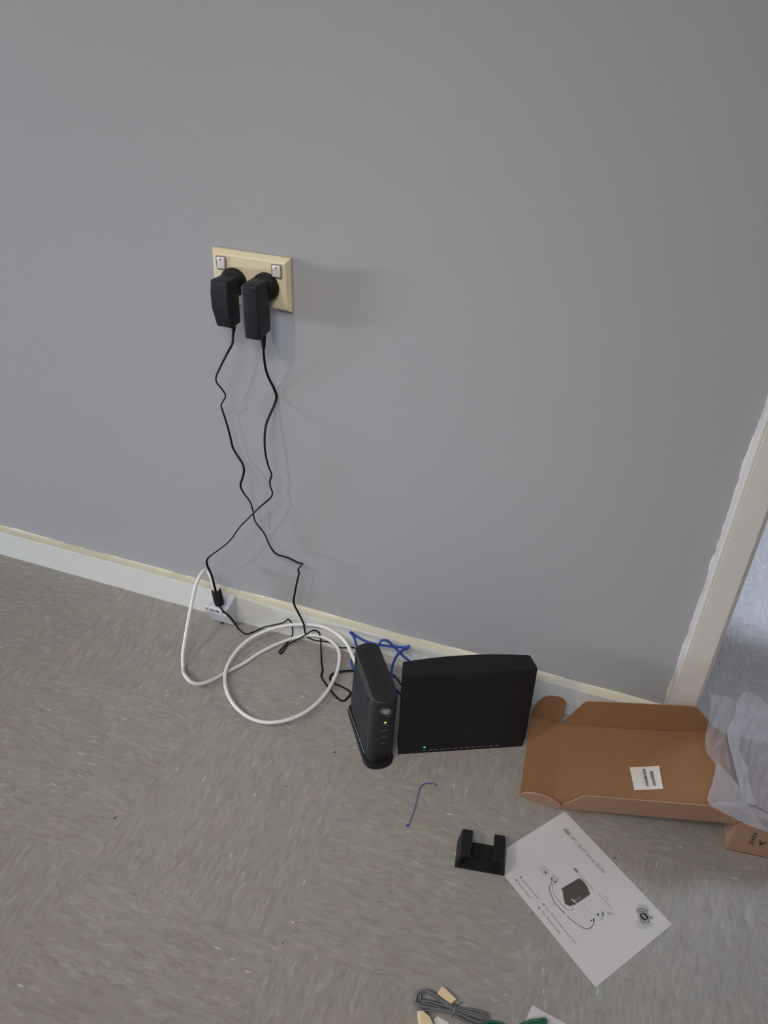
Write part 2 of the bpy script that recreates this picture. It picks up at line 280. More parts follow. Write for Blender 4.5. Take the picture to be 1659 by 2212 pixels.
blue2 = [(0.2186, -0.08, 0.0664), (0.2168, -0.06, 0.068), (0.2175, -0.05, 0.0719), (0.2185, -0.045, 0.0757), (0.2223, -0.042, 0.0768), (0.2282, -0.04, 0.0758), (0.2341, -0.04, 0.072), (0.2424, -0.042, 0.0672), (0.2526, -0.048, 0.0657), (0.2634, -0.056, 0.0664), (0.2753, -0.066, 0.071), (0.2821, -0.075, 0.0739), (0.2911, -0.09, 0.0823)]
tie = [(0.3532, -0.3014, 0.001), (0.354, -0.3002, 0.0015), (0.3552, -0.2971, 0.0015), (0.3545, -0.293, 0.001), (0.3548, -0.2852, 0.0015), (0.3548, -0.2762, 0.003), (0.354, -0.267, 0.004), (0.3527, -0.2561, 0.004), (0.3518, -0.2462, 0.003), (0.3514, -0.2375, 0.002), (0.3532, -0.2305, 0.0015), (0.3572, -0.2257, 0.001), (0.3632, -0.2236, 0.001), (0.367, -0.2233, 0.003), (0.37, -0.2241, 0.003), (0.3722, -0.2238, 0.001)]
bundleA = [(0.4348, -0.5186, 0.004), (0.4334, -0.5127, 0.006), (0.4356, -0.5078, 0.008), (0.4418, -0.505, 0.009), (0.4495, -0.505, 0.009), (0.459, -0.507, 0.009), (0.4688, -0.51, 0.009), (0.4783, -0.5125, 0.009), (0.4901, -0.5099, 0.009), (0.5035, -0.5085, 0.009), (0.5142, -0.5064, 0.008), (0.518, -0.5078, 0.005), (0.5136, -0.512, 0.004), (0.5041, -0.5137, 0.004), (0.4915, -0.5135, 0.005), (0.479, -0.5139, 0.006), (0.4658, -0.5164, 0.006), (0.4503, -0.5193, 0.005), (0.4392, -0.5205, 0.004)]
bundleB = [(0.434, -0.5197, 0.002), (0.4316, -0.5148, 0.004), (0.4335, -0.5089, 0.006), (0.4393, -0.505, 0.007), (0.448, -0.504, 0.007), (0.4619, -0.5074, 0.007), (0.4758, -0.5119, 0.007), (0.4906, -0.5107, 0.006), (0.5029, -0.5097, 0.006), (0.5122, -0.5074, 0.006), (0.5164, -0.5081, 0.003), (0.5121, -0.5151, 0.002), (0.5002, -0.5172, 0.002), (0.4875, -0.5165, 0.003), (0.4784, -0.5156, 0.004), (0.465, -0.5176, 0.004), (0.4534, -0.5208, 0.003), (0.4413, -0.5225, 0.002)]
bundleC = [(0.4385, -0.5179, 0.003), (0.436, -0.5124, 0.005), (0.4389, -0.5075, 0.006), (0.446, -0.5055, 0.006), (0.4569, -0.5076, 0.006), (0.468, -0.5107, 0.006), (0.4779, -0.5125, 0.006), (0.4879, -0.5099, 0.006), (0.5022, -0.507, 0.006), (0.5121, -0.5069, 0.006), (0.5155, -0.5071, 0.004), (0.5097, -0.5112, 0.003), (0.494, -0.5129, 0.003), (0.4777, -0.5134, 0.004), (0.4615, -0.5141, 0.004), (0.4478, -0.515, 0.003)]
bundle_tie = [(0.478, -0.516, 0.002), (0.4789, -0.5155, 0.012), (0.4793, -0.5124, 0.012), (0.4811, -0.5049, 0.004), (0.4855, -0.4997, 0.003)]
tie_tail = [(0.4781, -0.5106, 0.006), (0.4761, -0.5083, 0.006), (0.477, -0.5068, 0.006), (0.4805, -0.5056, 0.005), (0.4833, -0.5016, 0.004), (0.4854, -0.4994, 0.003)]
plug1 = [(0.458, -0.4932, 0.011), (0.4626, -0.4936, 0.011), (0.4781, -0.5008, 0.011), (0.4723, -0.5097, 0.011), (0.4551, -0.5051, 0.011)]
plug2 = [(0.4397, -0.5299, 0.014), (0.4457, -0.5271, 0.014), (0.455, -0.5307, 0.014), (0.4631, -0.5389, 0.014), (0.4502, -0.5494, 0.014)]
wrap = [(0.4623, -0.5234, 0.004), (0.4594, -0.5282, 0.003), (0.4644, -0.536, 0.001), (0.4813, -0.5297, 0.001), (0.475, -0.525, 0.001)]
paper2 = [(0.5618, -0.4729, 0.001), (0.6015, -0.479, 0.001), (0.6273, -0.4834, 0.001), (0.5516, -0.5276, 0.001)]
green1 = [(0.5112, -0.5171, 0.003), (0.516, -0.512, 0.004), (0.5226, -0.5086, 0.004), (0.5321, -0.5068, 0.004), (0.5422, -0.5079, 0.003)]
green2 = [(0.553, -0.5019, 0.004), (0.5581, -0.4971, 0.004), (0.5653, -0.4931, 0.008), (0.5731, -0.4907, 0.01), (0.5785, -0.4875, 0.01), (0.5796, -0.4901, 0.01), (0.5789, -0.4932, 0.006)]
film_sheets = [([[(0.7224, 0.0133, 0.1), (0.7275, -0.0016, 0.094), (0.7278, -0.0313, 0.085), (0.726, -0.0561, 0.076), (0.7287, -0.0836, 0.073), (0.743, -0.1022, 0.07), (0.7392, -0.1295, 0.067), (0.7337, -0.155, 0.064), (0.7364, -0.1665, 0.064)], [(0.7361, 0.0146, 0.096), (0.7429, 0.0005, 0.088), (0.7464, -0.0222, 0.078), (0.7501, -0.0477, 0.072), (0.7562, -0.0739, 0.069), (0.763, -0.0996, 0.067), (0.7663, -0.1248, 0.064), (0.7716, -0.1436, 0.062), (0.7722, -0.1558, 0.064)], [(0.7506, 0.0114, 0.099), (0.7551, -0.0034, 0.092), (0.7603, -0.0204, 0.082), (0.7676, -0.0472, 0.074), (0.7745, -0.0772, 0.071), (0.7809, -0.1068, 0.069), (0.7875, -0.1303, 0.066), (0.7936, -0.1499, 0.064), (0.7959, -0.1636, 0.063)], [(0.7671, 0.013, 0.094), (0.7751, -0.0013, 0.088), (0.7855, -0.0181, 0.08), (0.796, -0.0398, 0.073), (0.8042, -0.0691, 0.07), (0.8099, -0.103, 0.068), (0.8138, -0.1281, 0.066), (0.8172, -0.1485, 0.064), (0.8191, -0.1659, 0.063)], [(0.8493, 0.0163, 0.09), (0.8559, -0.0045, 0.085), (0.8592, -0.0258, 0.08), (0.8624, -0.0465, 0.075), (0.8618, -0.0697, 0.072), (0.8608, -0.0931, 0.07), (0.86, -0.1189, 0.067), (0.8595, -0.1399, 0.064), (0.8584, -0.1649, 0.062)]], ("bag_layer", 7, 1, .0028)), ([[(0.7617, 0.0031, 0.104), (0.7606, -0.0212, 0.098), (0.7523, -0.0466, 0.093), (0.7543, -0.0648, 0.088), (0.7601, -0.0878, 0.085), (0.7658, -0.1109, 0.082), (0.7716, -0.1299, 0.078), (0.7782, -0.1448, 0.075), (0.7816, -0.156, 0.073)], [(0.7706, 0.0162, 0.115), (0.7723, -0.0091, 0.105), (0.7693, -0.0391, 0.096), (0.7682, -0.0717, 0.09), (0.7738, -0.0927, 0.089), (0.7818, -0.1056, 0.086), (0.7812, -0.1181, 0.083), (0.7898, -0.1443, 0.078), (0.7943, -0.1519, 0.074)], [(0.7861, 0.0165, 0.113), (0.7868, -0.0072, 0.104), (0.7859, -0.0308, 0.094), (0.7856, -0.0597, 0.086), (0.7898, -0.0815, 0.083), (0.7948, -0.1014, 0.081), (0.7975, -0.1199, 0.078), (0.801, -0.1431, 0.074), (0.8044, -0.1564, 0.071)], [(0.8046, 0.0054, 0.11), (0.807, -0.0097, 0.1), (0.8086, -0.0293, 0.092), (0.8098, -0.0511, 0.085), (0.8114, -0.0756, 0.081), (0.8133, -0.0975, 0.078), (0.8151, -0.1187, 0.075), (0.8175, -0.1414, 0.072), (0.8192, -0.1576, 0.07)], [(0.8579, 0.001, 0.1), (0.8586, -0.0125, 0.095), (0.8593, -0.0328, 0.088), (0.8598, -0.0535, 0.082), (0.8595, -0.0755, 0.078), (0.859, -0.0978, 0.075), (0.8582, -0.1235, 0.072), (0.8573, -0.1452, 0.07), (0.8568, -0.1625, 0.068)]], ("bag_layer", 7, 2, .0030)), ([[(0.7407, -0.1022, 0.079), (0.7392, -0.1204, 0.076), (0.7361, -0.1436, 0.073), (0.7326, -0.1609, 0.069), (0.7365, -0.168, 0.066), (0.744, -0.1697, 0.065)], [(0.742, -0.1042, 0.081), (0.7465, -0.1242, 0.079), (0.7498, -0.1407, 0.076), (0.7521, -0.1525, 0.072), (0.7557, -0.1675, 0.068), (0.7615, -0.1767, 0.066)], [(0.7443, -0.1067, 0.082), (0.7572, -0.1265, 0.082), (0.7659, -0.1369, 0.079), (0.772, -0.1464, 0.076), (0.777, -0.1662, 0.07), (0.7834, -0.1811, 0.065)], [(0.7485, -0.1084, 0.08), (0.7678, -0.1314, 0.081), (0.776, -0.1425, 0.079), (0.7804, -0.1556, 0.075), (0.7959, -0.168, 0.069), (0.8082, -0.1819, 0.065)]], ("bag_fold", 6, 3, .0008)), ([[(0.7348, -0.1686, 0.068), (0.7387, -0.171, 0.067), (0.7449, -0.1724, 0.066)], [(0.7513, -0.1622, 0.071), (0.7578, -0.1698, 0.069), (0.7701, -0.1802, 0.067)], [(0.77, -0.1542, 0.072), (0.7781, -0.168, 0.07), (0.7868, -0.1849, 0.067)], [(0.7819, -0.1543, 0.072), (0.7964, -0.1701, 0.069), (0.8107, -0.1838, 0.066)], [(0.8104, -0.1594, 0.07), (0.8277, -0.1737, 0.068), (0.8447, -0.1838, 0.066)]], ("bag_fold", 5, 4, .0006)), ([[(0.7609, -0.0002, 0.107), (0.7598, -0.0244, 0.101), (0.7515, -0.0497, 0.096), (0.7535, -0.0677, 0.091), (0.7593, -0.0907, 0.088), (0.765, -0.1137, 0.085), (0.7707, -0.1326, 0.081), (0.7774, -0.1475, 0.078), (0.7807, -0.1586, 0.076)], [(0.7697, 0.0129, 0.118), (0.7715, -0.0123, 0.108), (0.7685, -0.0422, 0.099), (0.7674, -0.0747, 0.093), (0.773, -0.0956, 0.092), (0.7809, -0.1084, 0.089), (0.7803, -0.1209, 0.086), (0.7889, -0.1469, 0.081), (0.7934, -0.1545, 0.077)]], ("bag_fold", 6, 5, .0012))]
# ------------------------------------------------------------------ setting
random.seed(4)
mb = MB(); mb.addbm(bbox_bm(-3.2, 3.2, -3.0, 3.0, -.05, 0), 'floor'); struct(mb.build('floor'))
mb = MB()
for x0, x1, z0, z1 in ((-3.2, .69, 0, 2.45), (1.50, 3.2, 0, 2.45), (.69, 1.50, 2.05, 2.45)): mb.addbm(bbox_bm(x0, x1, 0, .10, z0, z1), 'wall')
struct(mb.build('wall_back'))
mb = MB(); mb.addbm(bbox_bm(-3.2, 3.2, 3.0, 3.1, 0, 2.45), 'wall'); struct(mb.build('wall_next_room'))
mb = MB(); mb.addbm(bbox_bm(-3.2, 3.2, -3.0, 3.1, 2.45, 2.5), 'rocker'); struct(mb.build('ceiling'))
# skirting: white front, cream rounded top, ragged paint line on the wall
SK = .0585
mb = MB(); sk_x0, sk_x1 = -3.2, .667
prof = [(0, 0), (-.016, 0), (-.016, SK-.0015), (-.0155, SK-.0004)]
pts = [(x, y, z) for x in (sk_x0, sk_x1) for y, z in prof]; k = len(prof)
mb.add(pts, [[i, i+1, k+i+1, k+i] for i in range(k-1)]+[[0, 1, 2, 3], [7, 6, 5, 4]], 'white_gloss')
base = struct(mb.build('baseboard_back')); 
mb = MB(); n = 2600; vs = []; z = 0; wob = 0
for i in range(n+1):
    x = sk_x0+(sk_x1-sk_x0)*i/n
    wob = .97*wob+random.gauss(0, .00022); jag = max(0, wob+random.gauss(0, .00022)+.0012+.0006*math.sin(x*21)+.0005*math.sin(x*57))
    vs += [(x, -.0155, SK-.0004), (x, -.0035, SK+.0004), (x, -.0006, SK+.001+jag*.4), (x, -.00005, SK+.001+jag)]
mb.add(vs, [[4*i+j, 4*i+4+j, 4*i+5+j, 4*i+1+j] for i in range(n) for j in range(3)], 'cream_paint')
pe = mb.build('painted_top_edge', None, True); pe.parent = base
# architrave left of the doorway, with its moulded edge, ragged paint line and jamb board
mb = MB(); prof = [(.6678, 0), (.6692, -.013), (.6712, -.0165), (.6735, -.017), (.6742, -.0162), (.6752, -.0178), (.7060, -.0180), (.7080, -.0165), (.7080, 0)]
k = len(prof); nz = 2
mb.add([(x, y, z) for z in (0, 2.09) for x, y in prof], [[i, (i+1) % k, k+(i+1) % k, k+i] for i in range(k)]+[list(range(k)), [2*k-1-i for i in range(k)]], 'trim_paint')
arch = struct(mb.build('trim_1', None))
mb = MB(); n = 900; vs = []; wob = 0
for i in range(n+1):
    z = 2.05*(i/n)**1.6; wob = .96*wob+random.gauss(0, .00022); jag = max(0, .0012+wob+random.gauss(0, .00012)+.0012*max(0, math.sin(z*61)*math.sin(z*23)))
    vs += [(.6692, -.012, z), (.6677-jag*.3, -.0016, z), (.6677-jag, -.00005, z)]
mb.add(vs, [[3*i+j, 3*i+1+j, 3*i+4+j, 3*i+3+j] for i in range(n) for j in range(2)], 'trim_paint')
pe = mb.build('ragged_paint_edge', None, True); pe.parent = arch
mb = MB(); mb.addbm(bbox_bm(.690, .7145, -.0005, .115, 0, 2.05, .001), 'trim_paint'); struct(mb.build('trim_2'))
mb = MB(); mb.addbm(bbox_bm(1.49, 1.53, -.018, .115, 0, 2.09, .001), 'trim_paint'); mb.addbm(bbox_bm(.668, 1.53, -.018, .115, 2.05, 2.10, .001), 'trim_paint'); struct(mb.build('trim_3'))

# ------------------------------------------------------------------ power outlet
ZC = .6288
R0 = thing('power_outlet', 'cream double power outlet plate with two white rocker switches on the grey wall', 'power outlet', (0, 0, ZC))
mb = MB(); w_, h_ = .058, .0365
def ring(dx, y): return [(-w_+dx, y, ZC-h_+dx), (w_-dx, y, ZC-h_+dx), (w_-dx, y, ZC+h_-dx), (-w_+dx, y, ZC+h_-dx)]
rs = [ring(0, -.0002), ring(0, -.0030), ring(.0007, -.0042), ring(.0046, -.0096), ring(.0058, -.0103)]
vs = [v for r in rs for v in r]; fs = [[3, 2, 1, 0]]
for a in range(len(rs)-1): fs += [[4*a+i, 4*a+(i+1) % 4, 4*a+4+(i+1) % 4, 4*a+4+i] for i in range(4)]
fs.append([len(vs)-4+i for i in range(4)]); mb.add(vs, [f[::-1] for f in fs], 'plate')
mb.build('cover_plate', R0)
for sx in (-1, 1):
    cx, cz = sx*.0410, ZC+.0198
    m2 = MB(); m2.addbm(bbox_bm(cx-.0074, cx+.0074, -.0110, -.0098, cz-.0090, cz+.0090, .0022, 3), 'socket_gap'); sr = m2.build('switch_surround', R0, True, angle=.6)
    m2 = MB(); tilt = Matrix.Translation((cx, -.0112, cz)) @ Matrix.Rotation(math.radians(-9), 4, 'X')
    m2.addbm(bbox_bm(-.0060, .0060, -.0018, .0030, -.0078, .0016, .0012, 3, tilt), 'rocker_shaded'); m2.addbm(bbox_bm(-.0060, .0060, -.0018, .0030, .0012, .0079, .0012, 3, Matrix.Translation((cx, -.0114, cz)) @ Matrix.Rotation(math.radians(6), 4, 'X')), 'rocker')
    rk = m2.build('rocker_switch', R0, True, angle=.9)
    m2 = MB(); m2.add(*cyl((cx+.0002, -.0132, cz+.0050), (0, -1, 0), .0014, .0008, 16), 'red'); m2.build('red_mark', rk)

# ------------------------------------------------------------------ adapters
A = thing('power_adapter', 'black plug-in power adapter in the left socket, its cord running to the wide router', 'power adapter', (-.0235, -.0105, .62))
mb = MB(); secs = [(-.0365, -.0112, .6385, -.0515), (-.0378, -.0109, .622, -.0535), (-.0376, -.0106, .600, -.0530), (-.0343, -.0105, .5745, -.0490)]
yb = -.0215; rings = []
for x0, x1, z, yf in secs:
    c = .0016; xf0 = x0+.0004; xb0 = x0+.004
    rings.append([(xb0+.003, yb, z), (x1-.002, yb, z), (x1, yb-.003, z), (x1, yf+c, z), (x1-c, yf, z), (xf0+c, yf, z), (xf0, yf+c, z), (xb0, yb-.004, z)])
n = 8; vs = [v for r in rings for v in r]; fs = [[i for i in range(n)][::-1], [len(vs)-n+i for i in range(n)]]
for a in range(3): fs += [[a*n+i, a*n+n+i, a*n+n+(i+1) % n, a*n+(i+1) % n] for i in range(n)]
bm = bmesh.new(); bv = [bm.verts.new(v) for v in vs]; [bm.faces.new([bv[i] for i in f]) for f in fs]; bmesh.ops.recalc_face_normals(bm, faces=bm.faces[:])
ed = [e for e in bm.edges if abs(e.verts[0].co.z-e.verts[1].co.z) < 1e-6 and (e.verts[0].co.z > .638 or e.verts[0].co.z < .575)]
bmesh.ops.bevel(bm, geom=ed, offset=.0012, segments=2, profile=.5, affect='EDGES'); mb.addbm(bm, 'black'); mb.build('adapter_body', A, True, angle=.5)
mb = MB(); mb.add(*cyl((-.0235, -.0106, .6255), (0, -1, 0), .0190, .005, 48), 'black_soft'); mb.add(*cyl((-.0235, -.0156, .6255), (0, -1, 0), .0190, .008, 48, .0135), 'black_soft'); mb.build('plug_face', A, True, angle=.5)
mb = MB(); mb.add(*cyl((-.0152, -.036, .5755), (-.06, 0, -1), .0034, .010, 20, .0026), 'black_soft'); mb.build('strain_relief', A, True, angle=.5)
B = thing('power_adapter', 'longer black power adapter in the right socket, its cord threaded through the small sleeve', 'power adapter', (.0243, -.0105, .62))
mb = MB(); mb.addbm(hull8_bm([(.0118, -.0570, .5668), (.0358, -.0570, .5668), (.0358, -.0235, .5700), (.0118, -.0235, .5700)], [(.0112, -.0585, .6408), (.0352, -.0585, .6408), (.0352, -.0235, .6408), (.0112, -.0235, .6408)], .0032, 4), 'black'); mb.build('adapter_body', B, True, angle=.7)
mb = MB(); mb.add(*cyl((.0243, -.0106, .6258), (0, -1, 0), .0190, .006, 48), 'black_soft'); mb.add(*cyl((.0243, -.0166, .6258), (0, -1, 0), .0190, .008, 48, .0125), 'black_soft'); mb.build('plug_face', B, True, angle=.5)
mb = MB(); mb.add(*cyl((.0322, -.042, .5690), (-.02, 0, -1), .0042, .017, 20, .0027), 'black_soft'); mb.build('strain_relief', B, True, angle=.5)

# ------------------------------------------------------------------ cords
def tagged(o, label, cat, group=None, name=None):
    o['label'] = label; o['category'] = cat
    if group: o['group'] = group
    return o
mb = MB(); tube(mb, cord1, .0018, 'black_cord', .0011, 10, 1.6, .002, .0002, 1.2)
mb.build('power_cord', A, True)
mb = MB(); tube(mb, cord2, .0019, 'black_cord', .0011, 10, 1.1, .002, .0002, .4)
mb.build('power_cord', B, True)
mb = MB(); tube(mb, coax, .0030, 'coax', None, 16, 0, .004, .0002)
tagged(mb.build('coaxial_cable', None, True), 'thick white coaxial cable looped on the floor between wall box and upright modem', 'cable')
mb = MB(); tube(mb, blue1, .0022, 'blue', .0020, 12, 0, .003, .0003)
tagged(mb.build('network_cable', None, True), 'blue network cable with two pointed bends behind the upright modem against the skirting', 'cable')
mb = MB(); tube(mb, blue2, .0022, 'blue', .0020, 12, 0, .003, .0003)
tagged(mb.build('network_cable', None, True), 'short blue network cable arching from behind the modem to behind the wide router', 'cable')
mb = MB(); tube(mb, tie, .0009, 'navy', .0006, 8, 0, .001, .0001)
mb.addbm(bbox_bm(-.0022, .0022, -.0015, .0015, 0, .0014, .0004, 2, Matrix.Translation((tie[0][0], tie[0][1], .0001)) @ Matrix.Rotation(.6, 4, 'Z')), 'navy')
tagged(mb.build('twist_tie', None, True, angle=.8), 'thin hooked blue twist tie lying alone on the floor in front of the router', 'twist tie')

# black sleeve around the cable at the wall box
Sv = thing('cable_sleeve', 'small black slotted sleeve standing on the white wall box around the cables', 'cable sleeve', (-.0762, -.049, .058))
mb = MB(); p0 = Vector((-.0755, -.0495, .0630)); p1 = Vector((-.0812, -.0470, .0915)); ax = (p1-p0).normalized(); q = ax.to_track_quat('Z', 'Y')
n = 30; vs = []
slot0, slot1 = math.radians(62), math.radians(118)
angs = [slot1+(2*math.pi-(slot1-slot0))*i/n for i in range(n+1)]
u_ = Vector((1, 0, 0)); u_ = (u_-ax*u_.dot(ax)).normalized(); v_ = ax.cross(u_)
for zc, rr in ((0, .0070), (.06, .0079), (.94, .0079), (1, .0072)):
    for a in angs: vs.append(p0+(p1-p0)*zc+u_*(rr*1.12*math.cos(a))+v_*(rr*math.sin(a)))
for zc, rr in ((1, .0052), (.05, .0052)):
    for a in angs: vs.append(p0+(p1-p0)*zc+u_*(rr*1.12*math.cos(a))+v_*(rr*math.sin(a)))
k = n+1; fs = []
for r_ in range(5): fs += [[r_*k+i, r_*k+i+1, r_*k+k+i+1, r_*k+k+i] for i in range(n)]
fs += [[r_*k+e for r_ in range(6)] for e in (0, n)]
mb.add(vs, fs, 'black_soft'); mb.build('sleeve_shell', Sv, True, angle=.6)
mb = MB(); mb.add(*cyl(p0, ax, .0075, .0014, 24), 'black_soft'); mb.build('sleeve_end', Sv)

# white wall box on the skirting
WB = thing('cable_wall_box', 'small white wedge-shaped cable wall box with dark lettering mounted on the skirting', 'wall box', (-.084, -.0165, .003))
mb = MB(); prof = [(-.0163, .0590), (-.0175, .0592), (-.0505, .0530), (-.0520, .0515), (-.0520, .0415), (-.0318, .0040), (-.0305, .0032), (-.0163, .0032)]
k = len(prof); xl, xr = -.1052, -.0625
mb.add([(xl, y, z) for y, z in prof]+[(xr, y, z) for y, z in prof], [list(range(k)), [2*k-1-i for i in range(k)]]+[[i, k+i, k+(i+1) % k, (i+1) % k] for i in range(k)], 'box_white')
mb.build('box_cover', WB)
mb = MB()
def on_box(vs, x, z, sx=1): return [(x+v.x*sx, -.0522, z+v.y) for v in vs]
vs, fs = text_geo('nbn', .0078, .00018, 1.0); mb.add(on_box(vs, -.0955, .0443), fs, 'ink')
for cx_, r_, mt in ((-.1010, .0026, 'ink_grey'), (-.0795, .0031, 'ink'), (-.0700, .0026, 'ink_grey')):
    n = 24; mb.add([(cx_+r_*1.1*math.cos(2*math.pi*i/n), -.0522, .0468+r_*.95*math.sin(2*math.pi*i/n)) for i in range(n)], [list(range(n))], mt)
    if mt != 'ink':
        vs, fs = text_geo('%', .0044, 0, 1, 'CENTER'); mb.add([(cx_+v.x, -.0524, .0455+v.y) for v in vs], fs, 'box_white')
    else:
        vs, fs = text_geo('co', .0042, .0001, 1, 'CENTER'); mb.add([(cx_+v.x, -.0524, .0457+v.y) for v in vs], fs, 'print_grey')
mb.build('lettering', WB)
mb = MB(); mb.addbm(bbox_bm(-.088, -.083, -.034, -.029, .0012, .0036, .0005), 'ink'); mb.build('latch', WB)

# ------------------------------------------------------------------ upright modem
U = Vector((.5769, -.8168, 0)).normalized(); N_ = Vector((-U.y, U.x, 0))
def un(u, n, z): v = U*u+N_*n; return Vector((v.x, v.y, z))
MD = thing('cable_modem', 'slim upright charcoal cable modem with a slotted top and a pale round logo', 'modem', tuple(un(.283, .1045, 0)))
def outline(u0, u1, nc, hw, e0, e1, n=14, pw=2.3):
    out = []
    def sgn(a, p): return math.copysign(abs(a)**p, a)
    for i in range(2*n+1):
        a = math.pi/2-math.pi*i/(2*n); out.append((u1-e1+e1*sgn(math.cos(a), 2/pw), nc+hw*sgn(math.sin(a), 2/pw)))
    for i in range(2*n+1):
        a = -math.pi/2-math.pi*i/(2*n); out.append((u0+e0+e0*sgn(math.cos(a), 2/pw), nc+hw*sgn(math.sin(a), 2/pw)))
    return out
def loft(mb, levels, mt):
    rs = [[un(u, n, z) for u, n in outline(*par)] for z, par in levels]; k = len(rs[0])
    vs = [v for r in rs for v in r]; fs = [list(range(k)), [len(vs)-1-i for i in range(k)]]
    for a in range(len(rs)-1): fs += [[a*k+i, a*k+k+i, a*k+k+(i+1) % k, a*k+(i+1) % k] for i in range(k)]
    mb.add(vs, fs, mt)
def mod_par(z, ins=0):
    t = (z-.008)/.127
    return (.2200+ins, .3425-ins, .1056+(.1108-.1056)*t, (.0200+(.0186-.0200)*t)-ins, .015, .0145)
mb = MB(); H_ = .135
loft(mb, [(.006, mod_par(.008, .0015)), (.008, mod_par(.008)), (.05, mod_par(.05)), (.10, mod_par(.10)), (H_-.0012, mod_par(H_)), (H_, mod_par(H_, .0010))], 'modem')
body = mb.build('modem_body', MD, True, angle=.7)
mb = MB(); loft(mb, [(.0002, (.2165, .3490, .1043, .0228, .020, .020)), (.0055, (.2165, .3490, .1043, .0232, .020, .020)), (.0085, (.2180, .3475, .1043, .0218, .020, .020))], 'black_soft'); mb.build('stand_base', MD, True, angle=.7)
mb = MB(); ns = 22
for i in range(ns):
    t = i/(ns-1); u = .2335+(.3365-.2335)*t; l_ = .1020; r_ = .1198
    if i == 0: l_ += .0018
    if i in (0, ns-1): r_ -= .002
    if i == ns-1: l_ += .001
    l_ -= .0020*math.sin(math.pi*t); r_ += .001*math.sin(math.pi*t)
    d = .00075; mb.addbm(hull8_bm([un(u-d, l_, H_-.0008), un(u+d, l_, H_-.0008), un(u+d, r_, H_-.0008), un(u-d, r_, H_-.0008)], [un(u-d, l_, H_+.00008), un(u+d, l_, H_+.00008), un(u+d, r_, H_+.00008), un(u-d, r_, H_+.00008)]), 'slot')
mb.build('top_vent', MD, label='row of narrow black ventilation slots')
# ribs on the left side
mb = MB()
def sideN(z): p_ = mod_par(z); return p_[2]-p_[3]
for i in range(19):
    z = .016+i*.0053; u0 = .2340+.001*(i % 2); u1 = .3180-.00022*(z*1000-60)*.3
    a, b_ = z-.0013, z+.0013
    mb.addbm(hull8_bm([un(u0, sideN(a)+.001, a), un(u1, sideN(a)+.001, a), un(u1, sideN(a)-.0007, a), un(u0, sideN(a)-.0007, a)], [un(u0, sideN(b_)+.001, b_), un(u1, sideN(b_)+.001, b_), un(u1, sideN(b_)-.0007, b_), un(u0, sideN(b_)-.0007, b_)], .0004, 1), 'modem')
mb.build('side_ribs', MD)
for u, z in ((.2400, .122), (.3130, .1135)):
    mb = MB(); mb.addbm(hull8_bm([un(u-.001, sideN(z)+.001, z-.008), un(u+.0012, sideN(z)+.001, z-.008), un(u+.0012, sideN(z)-.0009, z-.008), un(u-.001, sideN(z)-.0009, z-.008)], [un(u-.001, sideN(z)+.001, z+.006), un(u+.0012, sideN(z)+.001, z+.006), un(u+.0012, sideN(z)-.0009, z+.006), un(u-.001, sideN(z)-.0009, z+.006)]), 'slot'); mb.build('side_slot', MD)
def front(n, z, off=.00035):
    u0, u1, nc, hw, e0, e1 = mod_par(z); c = min(1, abs((n-nc)/hw)); return un(u1-e1+e1*(1-c**2.3)**(1/2.3)+off, n, z)
def front_patch(mb, vs, fs, n0, z0, mt, off=.00035): mb.add([front(n0+v.x, z0+v.y, off) for v in vs], fs, mt)
def arcband(r0, r1, a0, a1, n=14):
    vs = []; 
    for i in range(n+1):
        a = math.radians(a0+(a1-a0)*i/n); vs += [Vector((r0*math.cos(a), r0*math.sin(a), 0)), Vector((r1*math.cos(a), r1*math.sin(a), 0))]
    return vs, [[2*i, 2*i+1, 2*i+3, 2*i+2] for i in range(n)]
def emblem(sc, put, dark, light):
    """round lettered emblem: disc, rings, broken arcs and radiating dots"""
    put(*arcband(0.00001, .50*sc, 0, 360, 40), dark, 0)
    vs, fs = text_geo('nbn', .42*sc, .012*sc, .95, 'CENTER'); put([Vector((v.x, v.y-.12*sc, 0)) for v in vs], fs, light, 1)
    put(*arcband(.60*sc, .68*sc, 0, 360, 40), dark, 0)
    put(*arcband(.79*sc, .87*sc, 95, 205), dark, 0); put(*arcband(.79*sc, .87*sc, 275, 375), dark, 0); put(*arcband(.79*sc, .87*sc, 40, 62), dark, 0)
    put(*arcband(.97*sc, 1.05*sc, 100, 195), dark, 0); put(*arcband(.97*sc, 1.05*sc, 38, 60), dark, 0)
    for a0, a1, rr in ((100, 190, (1.14, 1.26)), (262, 372, (1.0, 1.12, 1.24)), (272, 330, (1.38, 1.5)), (290, 306, (1.6,)), (112, 170, (1.38, 1.5))):
        for r_ in rr:
            a = a0
            while a < a1: put(*arcband((r_-.025)*sc, (r_+.025)*sc, a, a+2.6, 1), dark, 0); a += 6.5
mb = MB()
def put_m(vs, fs, mt, lay): front_patch(mb, [Vector((v.x, v.y, 0)) for v in vs], fs, .1098, .1160, mt, .00035+.00012*lay)
emblem(.0072, put_m, 'logo_white', 'modem')
for a0, r0 in ((0, .0), (90, .0), (180, .0), (270, 0)): front_patch(mb, *arcband(.0030, .0052, a0+15, a0+80), .1098, .1160, 'logo_white', .0003)
mb.build('logo', MD, label='pale blue-grey round logo print')
mb = MB()
for n0, z0, hw in ((.1088, .0893, .0036), (.1083, .0766, .0068), (.1080, .0630, .0048), (.1074, .0497, .0034)):
    k = 10; vs = []
    for i in range(k+1):
        t = -1+2*i/k; vs += [Vector((t*hw, .0004*t*t-.00035, 0)), Vector((t*hw, .0004*t*t+.00035, 0))]
    front_patch(mb, vs, [[2*i, 2*i+1, 2*i+3, 2*i+2] for i in range(k)], n0, z0, 'bar_grey')
mb.build('icon_marks', MD, label='four small grey printed marks')
